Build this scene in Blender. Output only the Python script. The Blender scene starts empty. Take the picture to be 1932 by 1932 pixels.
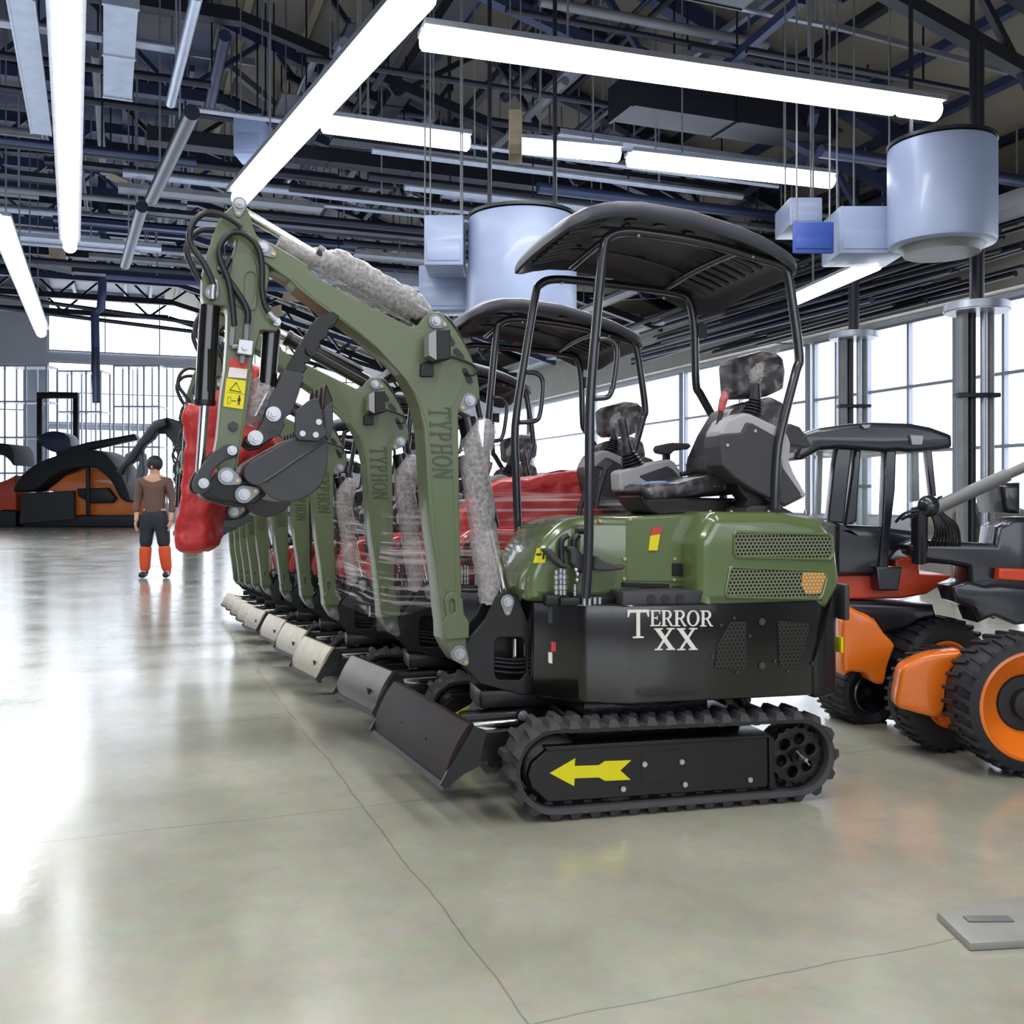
import bpy, bmesh, math, random
from mathutils import Vector, Matrix
random.seed(7)
SC = bpy.context.scene
COL = SC.collection
R = math.radians
F, CX, HY, EYE = 1900.0, 966.0, 940.0, 1.315      # focal length in px, principal x, horizon row, eye height

# ------------------------------------------------------------------ camera
cam = bpy.data.cameras.new('camera'); co = bpy.data.objects.new('camera', cam); COL.objects.link(co)
co.location = (0, 0, EYE); co.rotation_euler = (R(90), 0, 0)
cam.sensor_width = 36; cam.lens = 36 * F / 1932
cam.shift_y = -(966 - HY) / 1932
cam.clip_end = 300
SC.camera = co

# ------------------------------------------------------------------ materials
def s2l(c):
    return tuple(((x / 255) / 12.92 if x / 255 < .04045 else ((x / 255 + .055) / 1.055) ** 2.4) for x in c)
MATS = {}
def mat(name, rgb, rough=.5, metal=0., coat=0., bump=0., bscale=60., spec=.5, mottle=0., mscale=8., emit=None, estr=0., alpha=1., trans=0.):
    m = bpy.data.materials.new(name); m.use_nodes = True
    nt = m.node_tree; b = nt.nodes['Principled BSDF']
    c = s2l(rgb) + (1,)
    b.inputs['Base Color'].default_value = c
    b.inputs['Roughness'].default_value = rough
    b.inputs['Metallic'].default_value = metal
    b.inputs['Coat Weight'].default_value = coat
    b.inputs['Coat Roughness'].default_value = .06
    b.inputs['Specular IOR Level'].default_value = spec
    b.inputs['Alpha'].default_value = alpha
    b.inputs['Transmission Weight'].default_value = trans
    tc = nt.nodes.new('ShaderNodeTexCoord')
    if mottle:
        n = nt.nodes.new('ShaderNodeTexNoise'); n.inputs['Scale'].default_value = mscale; n.inputs['Detail'].default_value = 5
        nt.links.new(tc.outputs['Object'], n.inputs['Vector'])
        mx = nt.nodes.new('ShaderNodeMix'); mx.data_type = 'RGBA'
        mx.inputs['A'].default_value = tuple(x * (1 - mottle) for x in c[:3]) + (1,)
        mx.inputs['B'].default_value = tuple(min(1, x * (1 + mottle)) for x in c[:3]) + (1,)
        nt.links.new(n.outputs['Fac'], mx.inputs['Factor']); nt.links.new(mx.outputs['Result'], b.inputs['Base Color'])
    if bump:
        n2 = nt.nodes.new('ShaderNodeTexNoise'); n2.inputs['Scale'].default_value = bscale; n2.inputs['Detail'].default_value = 3
        nt.links.new(tc.outputs['Object'], n2.inputs['Vector'])
        bp = nt.nodes.new('ShaderNodeBump'); bp.inputs['Strength'].default_value = bump; bp.inputs['Distance'].default_value = .01
        nt.links.new(n2.outputs['Fac'], bp.inputs['Height']); nt.links.new(bp.outputs['Normal'], b.inputs['Normal'])
    if emit:
        b.inputs['Emission Color'].default_value = s2l(emit) + (1,); b.inputs['Emission Strength'].default_value = estr
    MATS[name] = m
    return m

GREEN = mat('olive_paint', (92, 104, 76), .42, coat=.15, mottle=.05)
GREENH = mat('olive_gloss', (90, 107, 66), .22, coat=.8)
REDP = mat('red_gloss', (176, 40, 34), .3, coat=.5)
BLACK = mat('black_paint', (17, 17, 19), .4, coat=.08, spec=.35)
BLACKG = mat('black_gloss', (18, 17, 17), .2, coat=.6)
DGREY = mat('dark_grey_plastic', (58, 58, 62), .55, bump=.08, bscale=400)
MGREY = mat('light_grey_plastic', (168, 168, 172), .5)
CHAR = mat('charcoal_steel', (54, 56, 62), .5, mottle=.12, mscale=14)
RUBBER = mat('track_rubber', (58, 58, 62), .72, mottle=.15, mscale=20, bump=.15, bscale=160)
HOSE = mat('hose_rubber', (28, 28, 36), .4)
ZINC = mat('zinc', (176, 178, 182), .34, metal=.9)
ZINCD = mat('zinc_plate', (138, 140, 146), .45, metal=.8)
BRASS = mat('yellow_zinc', (190, 162, 112), .35, metal=.8)
CHROME = mat('chrome', (205, 205, 205), .12, metal=1.)
YEL = mat('yellow_decal', (222, 212, 0), .5)
WHITE = mat('white_decal', (226, 222, 216), .5)
REDD = mat('red_decal', (196, 62, 60), .5)
DECK = mat('black_ink', (25, 25, 20), .6)
LETT = mat('boom_letter', (70, 78, 60), .5)
SEAT = mat('seat_vinyl', (44, 36, 42), .4, bump=.1, bscale=40)
ROOF = mat('canopy_plastic', (54, 58, 68), .5, bump=.05, bscale=300)
CANTU = mat('canopy_tube', (34, 36, 42), .3, coat=.4)
AMBER = mat('amber_lens', (236, 150, 60), .25, coat=.6)
STEELW = mat('worn_steel', (168, 158, 140), .42, metal=.7, mottle=.3, mscale=12)
BLADEM = mat('blade_dark', (34, 24, 23), .55, mottle=.6, mscale=6, spec=.18)
LENS = mat('lamp_lens', (120, 120, 124), .2, coat=.6)
BLUEP = mat('blue_film', (90, 130, 190), .3)

def film_mat(name, rgb, lo, hi, scale=(30, 30, 30), rough=.2, bump=.6, a=.4, b=.7):
    m = bpy.data.materials.new(name); m.use_nodes = True; nt = m.node_tree
    p = nt.nodes['Principled BSDF']; out = nt.nodes['Material Output']
    p.inputs['Base Color'].default_value = s2l(rgb) + (1,); p.inputs['Roughness'].default_value = rough
    tc = nt.nodes.new('ShaderNodeTexCoord'); mp = nt.nodes.new('ShaderNodeMapping'); mp.inputs['Scale'].default_value = scale
    n = nt.nodes.new('ShaderNodeTexNoise'); n.inputs['Scale'].default_value = 1; n.inputs['Detail'].default_value = 6
    nt.links.new(tc.outputs['Object'], mp.inputs['Vector']); nt.links.new(mp.outputs['Vector'], n.inputs['Vector'])
    mr = nt.nodes.new('ShaderNodeMapRange'); mr.inputs['From Min'].default_value = a; mr.inputs['From Max'].default_value = b
    mr.inputs['To Min'].default_value = lo; mr.inputs['To Max'].default_value = hi
    nt.links.new(n.outputs['Fac'], mr.inputs['Value'])
    tr = nt.nodes.new('ShaderNodeBsdfTransparent'); mix = nt.nodes.new('ShaderNodeMixShader')
    nt.links.new(mr.outputs['Result'], mix.inputs['Fac']); nt.links.new(tr.outputs['BSDF'], mix.inputs[1]); nt.links.new(p.outputs['BSDF'], mix.inputs[2])
    nt.links.new(mix.outputs['Shader'], out.inputs['Surface'])
    bp = nt.nodes.new('ShaderNodeBump'); bp.inputs['Strength'].default_value = bump; bp.inputs['Distance'].default_value = .01
    nt.links.new(n.outputs['Fac'], bp.inputs['Height']); nt.links.new(bp.outputs['Normal'], p.inputs['Normal'])
    return m
BUBBLE = film_mat('bubble_wrap_film', (190, 186, 188), .3, .72, (60, 60, 60), .32, .6, .3, .7)
CLEAR = film_mat('clear_film', (215, 212, 218), .03, .34, (22, 9, 22), .12, .9, .48, .75)
STRETCH = film_mat('stretch_film', (225, 215, 220), .03, .6, (1.6, 1.6, 60), .2, .3, .5, .7)

def hexmat(name, web, hole, pitch, rough=.4, metal=.3, ax=('X', 'Z')):
    """perforated sheet: staggered round holes in object space"""
    m = bpy.data.materials.new(name); m.use_nodes = True; nt = m.node_tree
    p = nt.nodes['Principled BSDF']; p.inputs['Roughness'].default_value = rough; p.inputs['Metallic'].default_value = metal
    tc = nt.nodes.new('ShaderNodeTexCoord'); sp = nt.nodes.new('ShaderNodeSeparateXYZ'); nt.links.new(tc.outputs['Object'], sp.inputs['Vector'])
    def mth(op, a, b=None, c=None):
        n = nt.nodes.new('ShaderNodeMath'); n.operation = op
        for i, v in enumerate((a, b, c)):
            if v is None: continue
            if isinstance(v, (int, float)): n.inputs[i].default_value = v
            else: nt.links.new(v, n.inputs[i])
        return n.outputs[0]
    x = mth('DIVIDE', sp.outputs[ax[0]], pitch); y = mth('DIVIDE', sp.outputs[ax[1]], pitch * math.sqrt(3))
    def cell(ox):
        fx = mth('SUBTRACT', mth('FRACT', mth('ADD', x, ox)), .5); fy = mth('MULTIPLY', mth('SUBTRACT', mth('FRACT', mth('ADD', y, ox)), .5), math.sqrt(3))
        return mth('ADD', mth('MULTIPLY', fx, fx), mth('MULTIPLY', fy, fy))
    d = mth('MINIMUM', cell(50.), cell(50.5))
    g = mth('GREATER_THAN', d, .36 ** 2)
    mx = nt.nodes.new('ShaderNodeMix'); mx.data_type = 'RGBA'
    mx.inputs['A'].default_value = s2l(hole) + (1,); mx.inputs['B'].default_value = s2l(web) + (1,)
    nt.links.new(g, mx.inputs['Factor']); nt.links.new(mx.outputs['Result'], p.inputs['Base Color'])
    bp = nt.nodes.new('ShaderNodeBump'); bp.inputs['Strength'].default_value = .6; bp.inputs['Distance'].default_value = .004
    nt.links.new(g, bp.inputs['Height']); nt.links.new(bp.outputs['Normal'], p.inputs['Normal'])
    return m
HEXG = hexmat('green_mesh', (128, 136, 104), (10, 12, 8), .0175)
HEXR = hexmat('red_mesh', (150, 60, 52), (14, 8, 8), .0175)
HEXB = hexmat('black_mesh', (52, 46, 40), (8, 8, 8), .019)
HEXA = hexmat('amber_mesh', (150, 140, 104), (244, 168, 80), .0175)

# ------------------------------------------------------------------ object helpers
def flatcap(me, n):
    """keeps the broad faces of a cut-out plate truly flat"""
    n = Vector(n)
    for p in me.polygons:
        if abs(p.normal.dot(n)) > .9995: p.use_smooth = False
    return me
def link(name, me, m=None, parent=None):
    o = bpy.data.objects.new(name, me); COL.objects.link(o)
    if m is not None and not me.materials: me.materials.append(m)
    if parent is not None: o.parent = parent
    return o
def smooth(me, ang=38):
    me.polygons.foreach_set('use_smooth', [True] * len(me.polygons))
    me.set_sharp_from_angle(angle=R(ang)); me.update()
    return me
def empty(name, loc=(0, 0, 0), rz=0., label=None, cat=None, group=None):
    o = bpy.data.objects.new(name, None); COL.objects.link(o); o.location = loc; o.rotation_euler = (0, 0, rz); o.empty_display_size = .2
    return tag(o, label, cat, group)
def tag(o, label=None, cat=None, group=None, kind=None):
    if label: o['label'] = label
    if cat: o['category'] = cat
    if group: o['group'] = group
    if kind: o['kind'] = kind
    return o
class MB:
    """collects solids into one mesh"""
    def __init__(s): s.bm = bmesh.new()
    def box(s, lo, hi, bev=0., seg=2, M=None):
        r = bmesh.ops.create_cube(s.bm, size=1.0)['verts']
        c = [(a + b) / 2 for a, b in zip(lo, hi)]; d = [abs(b - a) for a, b in zip(lo, hi)]
        for v in r: v.co = Vector((v.co.x * d[0] + c[0], v.co.y * d[1] + c[1], v.co.z * d[2] + c[2]))
        if bev:
            es = list({e for v in r for e in v.link_edges})
            q = bmesh.ops.bevel(s.bm, geom=es, offset=min(bev, min(d) * .49), segments=seg, affect='EDGES', profile=.5)
            r = list({v for f in q['faces'] for v in f.verts})
        if M is not None:
            for v in r: v.co = M @ v.co
        return s
    def cyl(s, p0, p1, r, r2=None, n=20, bev=0.):
        p0, p1 = Vector(p0), Vector(p1); d = p1 - p0; L = d.length
        if L < 1e-6: return s
        q = d.to_track_quat('Z', 'Y').to_matrix().to_4x4(); M = Matrix.Translation((p0 + p1) / 2) @ q
        v = bmesh.ops.create_cone(s.bm, cap_ends=True, segments=n, radius1=r, radius2=r if r2 is None else r2, depth=L, matrix=M)['verts']
        if bev:
            es = [e for e in {e for x in v for e in x.link_edges} if any(len(f.verts) > 4 for f in e.link_faces)]
            bmesh.ops.bevel(s.bm, geom=es, offset=bev, segments=2, affect='EDGES')
        return s
    def tube(s, pts, r, n=10, close=False, caps=True):
        pts = [Vector(p) for p in pts]; N = len(pts); rings = []; up = None
        for i, p in enumerate(pts):
            a = pts[i - 1] if (i or close) else p; b = pts[(i + 1) % N] if (i < N - 1 or close) else p
            t = (b - a).normalized()
            if up is None: up = Vector((0, 0, 1)) if abs(t.z) < .9 else Vector((0, 1, 0))
            x = up.cross(t)
            if x.length < 1e-4: x = Vector((1, 0, 0)).cross(t)
            x.normalize(); y = t.cross(x).normalized(); up = y
            rr = r[i] if isinstance(r, (list, tuple)) else r
            rings.append([s.bm.verts.new(p + (x * math.cos(2 * math.pi * k / n) + y * math.sin(2 * math.pi * k / n)) * rr) for k in range(n)])
        for i in range(N if close else N - 1):
            A, B = rings[i], rings[(i + 1) % N]
            for k in range(n): s.bm.faces.new((A[k], A[(k + 1) % n], B[(k + 1) % n], B[k]))
        if caps and not close:
            s.bm.faces.new(rings[0][::-1]); s.bm.faces.new(rings[-1])
        return s
    def poly(s, pts):
        s.bm.faces.new([s.bm.verts.new(p) for p in pts]); return s
    def prism(s, base, off):
        A = [s.bm.verts.new(p) for p in base]; B = [s.bm.verts.new(Vector(p) + Vector(off)) for p in base]; n = len(A)
        s.bm.faces.new(A[::-1]); s.bm.faces.new(B)
        for k in range(n): s.bm.faces.new((A[k], A[(k + 1) % n], B[(k + 1) % n], B[k]))
        return s
    def sphere(s, c, r, sc=(1, 1, 1), n=16):
        v = bmesh.ops.create_uvsphere(s.bm, u_segments=n, v_segments=max(6, n // 2), radius=r)['verts']
        for x in v: x.co = Vector((x.co.x * sc[0] + c[0], x.co.y * sc[1] + c[1], x.co.z * sc[2] + c[2]))
        return s
    def lathe(s, prof, c, axis, n=32, caps=True):
        """prof: (radius, offset along axis)"""
        ax = Vector(axis).normalized(); q = ax.to_track_quat('Z', 'Y').to_matrix(); c = Vector(c); rings = []
        for r, h in prof:
            rings.append([s.bm.verts.new(c + q @ Vector((r * math.cos(2 * math.pi * k / n), r * math.sin(2 * math.pi * k / n), h))) for k in range(n)])
        for A, B in zip(rings, rings[1:]):
            for k in range(n): s.bm.faces.new((A[k], A[(k + 1) % n], B[(k + 1) % n], B[k]))
        if caps: s.bm.faces.new(rings[0][::-1]); s.bm.faces.new(rings[-1])
        return s
    def add(s, me, M=None):
        t = bmesh.new(); t.from_mesh(me)
        if M is not None: bmesh.ops.transform(t, matrix=M, verts=t.verts)
        tm = bpy.data.meshes.new('tmp'); t.to_mesh(tm); t.free(); s.bm.from_mesh(tm); bpy.data.meshes.remove(tm); return s
    def builds(s, name, m, parent=None, ang=38):
        """every loose piece becomes an object of its own"""
        bm = s.bm; bmesh.ops.recalc_face_normals(bm, faces=bm.faces); bm.verts.ensure_lookup_table(); seen = set(); out = []
        for v in bm.verts:
            if v in seen: continue
            st = [v]; isl = []; seen.add(v)
            while st:
                q = st.pop(); isl.append(q)
                for e in q.link_edges:
                    w = e.other_vert(q)
                    if w not in seen: seen.add(w); st.append(w)
            ix = {q: i for i, q in enumerate(isl)}; fs = {f for q in isl for f in q.link_faces}
            me = bpy.data.meshes.new(name); me.from_pydata([tuple(q.co) for q in isl], [], [[ix[q] for q in f.verts] for f in fs]); smooth(me, ang); out.append(link(name, me, m, parent))
        bm.free(); return out
    def build(s, name, m, parent=None, ang=38, noflip=False):
        if not noflip: bmesh.ops.recalc_face_normals(s.bm, faces=s.bm.faces)
        me = bpy.data.meshes.new(name); s.bm.to_mesh(me); s.bm.free(); smooth(me, ang)
        return link(name, me, m, parent)
def fill2d(loops, half, bev=0., res=2):
    """closed 2-D outlines (with holes) -> mesh in XY extruded +-half along Z"""
    cu = bpy.data.curves.new('c', 'CURVE'); cu.dimensions = '2D'; cu.fill_mode = 'BOTH'
    for L in loops:
        sp = cu.splines.new('POLY'); sp.points.add(len(L) - 1)
        for p, q in zip(sp.points, L): p.co = (q[0], q[1], 0, 1)
        sp.use_cyclic_u = True
    bev = min(bev, half * .95)
    cu.extrude = max(0, half - bev); cu.bevel_depth = bev; cu.bevel_resolution = res; cu.offset = -bev
    o = bpy.data.objects.new('c', cu); COL.objects.link(o)
    dg = bpy.context.evaluated_depsgraph_get(); dg.update()
    me = bpy.data.meshes.new_from_object(o.evaluated_get(dg))
    bpy.data.objects.remove(o); bpy.data.curves.remove(cu)
    bm = bmesh.new(); bm.from_mesh(me); bmesh.ops.remove_doubles(bm, verts=bm.verts, dist=1e-5); bm.to_mesh(me); bm.free()
    me.materials.clear()
    return me
def fillet(pts, r, n=4):
    out = []; N = len(pts)
    for i, p in enumerate(pts):
        rr = p[2] if len(p) > 2 else r
        p2 = Vector(p[:2]); a = Vector(pts[i - 1][:2]) - p2; b = Vector(pts[(i + 1) % N][:2]) - p2
        if a.length < 1e-6 or b.length < 1e-6: out.append(tuple(p2)); continue
        ang = a.angle(b, math.pi)
        if rr <= 0 or ang > 3.0: out.append(tuple(p2)); continue
        k = min(rr / math.tan(ang / 2), a.length * .45, b.length * .45)
        A = p2 + a.normalized() * k; B = p2 + b.normalized() * k
        for j in range(n + 1):
            t = j / n; out.append(tuple(A * (1 - t) ** 2 + p2 * 2 * t * (1 - t) + B * t * t))
    return out
def crom(pts, n=4, close=True):
    P = [Vector(p) for p in pts]; N = len(P); out = []
    for i in range(N if close else N - 1):
        if close: a, b, c, d = P[i - 1], P[i], P[(i + 1) % N], P[(i + 2) % N]
        else: a, b, c, d = P[max(i - 1, 0)], P[i], P[i + 1], P[min(i + 2, N - 1)]
        for k in range(n):
            t = k / n
            out.append(.5 * ((2 * b) + (c - a) * t + (2 * a - 5 * b + 4 * c - d) * t * t + (3 * b - a - 3 * c + d) * t ** 3))
    if not close: out.append(P[-1])
    return [tuple(p) for p in out]
def circ(c, r, n=20): return [(c[0] + r * math.cos(2 * math.pi * k / n), c[1] + r * math.sin(2 * math.pi * k / n)) for k in range(n)]

# zooms the outlines were measured in -> picture pixels
def Zf(x0, y0, f): return lambda L: [(x0 + p[0] * f, y0 + p[1] * f) + tuple(p[2:]) for p in L]
Z1 = Zf(320, 360, .33126); Z2 = Zf(320, 700, .33126); Z3 = Zf(860, 360, .36232); Z4 = Zf(860, 900, .40373)
ZC = Zf(1000, 640, .28986); ZB = Zf(600, 1150, .2588); ZK = Zf(320, 680, .15528); ZT = Zf(900, 1340, .17598); ZH = Zf(960, 960, .20704)
PX = lambda L: L

# ------------------------------------------------------------------ serif glyphs on a unit box (x 0..1, y 0..1)
def glyph(ch):
    w, t, e = .17, .07, .06       # stem, thin, serif height
    H = []
    def rect(x0, y0, x1, y1): H.append([[(x0, y0), (x1, y0), (x1, y1), (x0, y1)]])
    def poly(*p): H.append([list(p)])
    if ch == 'T':
        rect(.5 - w / 2, 0, .5 + w / 2, 1); rect(.25, 0, .75, e)
        poly((0, 1), (0, .74), (.05, .74), (.12, .9), (.88, .9), (.95, .74), (1, .74), (1, 1))
    elif ch == 'E':
        rect(.12, 0, .12 + w * 1.3, 1); rect(0, 0, .5, e); rect(0, 1 - e, .5, 1)
        poly((.1, .0), (.9, 0), (1, .27), (.95, .27), (.8, e * 1.3), (.1, e * 1.3)); poly((.1, 1), (.92, 1), (.95, .75), (.9, .75), (.78, 1 - e * 1.3), (.1, 1 - e * 1.3))
        rect(.3, .47, .68, .55); rect(.64, .38, .7, .64)
    elif ch in 'RP':
        rect(.12, 0, .12 + w * 1.2, 1); rect(0, 0, .48, e); rect(0, 1 - e, .4, 1)
        o = [(.3, .44)] + [(.5 + .34 * math.cos(a), .72 + .28 * math.sin(a)) for a in [math.pi * (-.5 + k / 10) for k in range(11)]] + [(.3, 1)]
        i = [(.3, .52)] + [(.46 + .19 * math.cos(a), .72 + .2 * math.sin(a)) for a in [math.pi * (-.5 + k / 10) for k in range(11)]] + [(.3, .92)]
        H.append([o, i])
        if ch == 'R': poly((.42, .5), (.58, .5), (.9, .05), (1, .05), (1, 0), (.76, 0))
    elif ch == 'O':
        H.append([[(.5 + .5 * math.cos(a), .5 + .5 * math.sin(a)) for a in [2 * math.pi * k / 28 for k in range(28)]], [(.5 + .31 * math.cos(a), .5 + .43 * math.sin(a)) for a in [2 * math.pi * k / 28 for k in range(28)]]])
    elif ch == 'X':
        poly((.05, 1 - e), (.3, 1 - e), (.95, e), (.7, e)); poly((.74, 1 - e), (.86, 1 - e), (.26, e), (.14, e))
        rect(0, 1 - e, .42, 1); rect(.6, 1 - e, .98, 1); rect(.02, 0, .4, e); rect(.58, 0, 1, e)
    elif ch == 'Y':
        poly((.02, 1), (.28, 1), (.59, .45), (.59, 0), (.41, 0), (.41, .45)); poly((.82, 1), (.94, 1), (.58, .42), (.48, .42)); rect(.25, 0, .75, e); rect(-.03, 1 - e, .4, 1); rect(.68, 1 - e, 1.03, 1)
    elif ch == 'H':
        rect(.1, 0, .26, 1); rect(.74, 0, .9, 1); rect(.2, .47, .8, .55); rect(0, 0, .36, e); rect(.64, 0, 1, e); rect(0, 1 - e, .36, 1); rect(.64, 1 - e, 1, 1)
    elif ch == 'N':
        rect(.1, 0, .19, 1); rect(.81, 0, .9, 1); poly((.05, 1), (.28, 1), (.9, .05), (.9, 0), (.78, 0)); rect(0, 0, .3, e); rect(.7, 1 - e, 1, 1)
    return H
# ------------------------------------------------------------------ the excavator at the head of the row
YAW = R(14); ROOT = Vector((.676, 4.208, 0))
CY, SY = math.cos(YAW), math.sin(YAW)
def to_local(w): d = Vector(w) - ROOT; return Vector((d.x * CY + d.y * SY, -d.x * SY + d.y * CY, d.z))
EYE_L = to_local((0, 0, EYE))
class Plane:
    """vertical plane of the machine: through (u0, v0), turned a degrees from the machine's long axis"""
    def __init__(s, u0, v0, a=0.): s.u0, s.v0, s.a = u0, v0, a; s.c, s.s = math.cos(R(a)), math.sin(R(a))
    def tz(s, px, py):
        d = Vector(((px - CX) / F, 1, (HY - py) / F)); d = Vector((d.x * CY + d.y * SY, -d.x * SY + d.y * CY, d.z))
        n = (-s.s, s.c)
        k = (n[0] * (s.u0 - EYE_L.x) + n[1] * (s.v0 - EYE_L.y)) / (n[0] * d.x + n[1] * d.y)
        p = EYE_L + d * k; t = (p.x - s.u0) * s.c + (p.y - s.v0) * s.s; z = p.z
        if s.a == 0: z += .04 * max(0, t + .6) * max(0, 1 - z / 1.2)      # levels the undercarriage on the floor
        return t, z
    def p3(s, t, z, d=0.): return Vector((s.u0 + t * s.c - d * s.s, s.v0 + t * s.s + d * s.c, z))
    def P(s, px, py, d=0.): return s.p3(*s.tz(px, py), d)
    def M(s, d): return Matrix(((s.c, 0, s.s, s.u0 - d * s.s), (s.s, 0, -s.c, s.v0 + d * s.c), (0, 1, 0, 0), (0, 0, 0, 1)))
    def loop(s, L, dr=0.): return [s.tz(*p[:2]) + tuple(p[2:]) for p in L]
def V(v): return Plane(0, v, 0)
EX = empty('mini_excavator', ROOT, YAW)
def plate(name, m, pl, loops, d0, d1, bev=.004, parent=EX, rad=0., curve=0, res=2, ang=38):
    """cut-out plate: px outlines laid in a plane of the machine, d0..d1 deep"""
    if not isinstance(loops[0], list): loops = [loops]
    LL = []
    for i, L in enumerate(loops):
        q = pl.loop(L)
        if curve and i == 0: q = crom([p[:2] for p in q], curve)
        elif rad: q = fillet(q, rad)
        LL.append([p[:2] for p in q])
    me = fill2d(LL, abs(d1 - d0) / 2, bev, res)
    me.transform(pl.M((d0 + d1) / 2)); smooth(me, ang)
    if bev < .02: flatcap(me, (-pl.s, pl.c, 0))
    return link(name, me, m, parent)
def merge(name, m, objs, parent=EX):
    mb = MB()
    for o in objs: mb.add(o.data); bpy.data.objects.remove(o)
    return mb.build(name, m, parent, noflip=True)
def pin(pl, px, py, d, r=.021, tab=None, parent=None, name='pin_cap', M2=None):
    """zinc pin head with its retaining tab"""
    mb = MB(); c = pl.P(px, py, d); n = Vector((pl.s, -pl.c, 0))
    mb.cyl(c, c + n * .02, r * .86, n=24, bev=.004); mb.cyl(c + n * .02, c + n * .03, r * .55, n=6, bev=.003)
    if tab:
        e = pl.P(tab[0], tab[1], d)
        a = pl.tz(px, py); b = pl.tz(*tab); dv = Vector((b[0] - a[0], b[1] - a[1])); L = dv.length; dv.normalize(); ph = math.atan2(dv.y, dv.x)
        al = math.acos(max(-1, min(1, (r * 1.3 - r * .6) / L)))
        o = [(a[0] + r * 1.3 * math.cos(ph + al + (2 * math.pi - 2 * al) * k / 16), a[1] + r * 1.3 * math.sin(ph + al + (2 * math.pi - 2 * al) * k / 16)) for k in range(17)]
        o += [(b[0] + r * .6 * math.cos(ph - al + 2 * al * k / 8), b[1] + r * .6 * math.sin(ph - al + 2 * al * k / 8)) for k in range(9)]
        me = fill2d([o], .004, .001); me.transform(pl.M(d - .004)); smooth(me); flatcap(me, n); tb_ = link('retaining_tab', me, ZINCD, parent or EX)
        MB().cyl(e, e + n * .014, r * .33, n=6).build('tab_bolt', BRASS, parent or EX)
    o = mb.build(name, ZINC, parent or EX); flatcap(o.data, n); return o
def cylt(name, m, p0, p1, r, parent=EX, bev=.004, r2=None): return MB().cyl(p0, p1, r, r2, n=24, bev=bev).build(name, m, parent)
def tubep(name, m, pts, r, parent=EX, n=10, sub=5):
    return MB().tube([Vector(p) for p in crom([tuple(p) for p in pts], sub, False)], r, n).build(name, m, parent)
def lettering(name, m, pl, items, d, parent, th=.003):
    """items: (char, corner px: bottom-left, bottom-right, top-left)"""
    mb = MB()
    for ch, bl, br, tl in items:
        f = lambda q: (bl[0] + q[0] * (br[0] - bl[0]) + q[1] * (tl[0] - bl[0]), bl[1] + q[0] * (br[1] - bl[1]) + q[1] * (tl[1] - bl[1]))
        for k, loops in enumerate(glyph(ch)):
            me = fill2d([[pl.tz(*f(q)) for q in L] for L in loops], th / 2); me.transform(pl.M(d - k * .0001)); mb.add(me)
    return mb.build(name, m, parent)

# ---- undercarriage
def track(v0):
    """rubber belt with staggered lugs; the loop is measured on the near belt"""
    p = V(0.); a = p.tz(1052, 1466); b = p.tz(1510, 1452); ra, rb = .166, .158
    az, bz = ra + .038, rb + .038
    A, B = (a[0], az), (b[0], bz)
    path = []
    th = math.asin((ra - rb) / (B[0] - A[0])); L = B[0] - A[0]
    def arc(c, r, s, e, n): return [(c[0] + r * math.cos(s + (e - s) * k / n), c[1] + r * math.sin(s + (e - s) * k / n)) for k in range(n + 1)]
    path = arc(A, ra, math.pi / 2, math.pi * 1.5, 24) + arc(B, rb, -math.pi / 2, math.pi / 2, 24)
    # resample
    seg = [(Vector(x), Vector(y)) for x, y in zip(path, path[1:] + path[:1])]; tot = sum((y - x).length for x, y in seg)
    def at(s):
        s %= tot
        for x, y in seg:
            l = (y - x).length
            if s <= l and l > 1e-9: return x + (y - x) * (s / l), (y - x).normalized()
            s -= l
        return seg[0][0], (seg[0][1] - seg[0][0]).normalized()
    mb = MB(); w = .23; n = 96; rings = []
    for k in range(n):
        q, t = at(tot * k / n); nn = Vector((-t.y, t.x)) * -1       # outward: loop runs counter-clockwise
        nn = Vector((t.y, -t.x))
        I = q - nn * .012; O = q + nn * .01
        rings.append([mb.bm.verts.new((I.x, v0 + .012, I.y)), mb.bm.verts.new((I.x, v0 + w - .012, I.y)), mb.bm.verts.new((O.x, v0 + w, O.y)), mb.bm.verts.new((O.x, v0, O.y))])
    for k in range(n):
        X, Y = rings[k], rings[(k + 1) % n]
        for j in range(4): mb.bm.faces.new((X[j], X[(j + 1) % 4], Y[(j + 1) % 4], Y[j]))
    m = 38
    for k in range(m * 2):
        far = k % 2; q, t = at(tot * (k / 2 + .12) / m); nn = Vector((t.y, -t.x))
        va, vb = (v0 + w * .46, v0 + w + .004) if far else (v0 - .004, v0 + w * .54)
        def ring(h, wl, i0, i1):
            c = q + nn * h
            return [(c + t * -wl, va + i0), (c + t * wl, va + i0), (c + t * (wl * .8), vb - i1), (c + t * (-wl * .8), vb - i1)]
        lo = [mb.bm.verts.new((x.x, y, x.y)) for x, y in ring(.006, .026, 0, 0)]; hi = [mb.bm.verts.new((x.x, y, x.y)) for x, y in ring(.036, .014, .014, .014)]
        mb.bm.faces.new(hi)
        for j in range(4): mb.bm.faces.new((lo[j], lo[(j + 1) % 4], hi[(j + 1) % 4], hi[j]))
    for k in range(m):   # inner guide lugs
        q, t = at(tot * k / m); nn = Vector((t.y, -t.x)); c = q - nn * .03
        for vv in (v0 + .075, v0 + .135):
            mb.prism([(c.x - t.x * .014, vv, c.y - t.y * .014), (c.x + t.x * .014, vv, c.y + t.y * .014), (q.x + t.x * .02, vv, q.y + t.y * .02), (q.x - t.x * .02, vv, q.y - t.y * .02)], (0, .022, 0))
    return mb.build('rubber_track', RUBBER, EX, 30), A, B
TR = []
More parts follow.
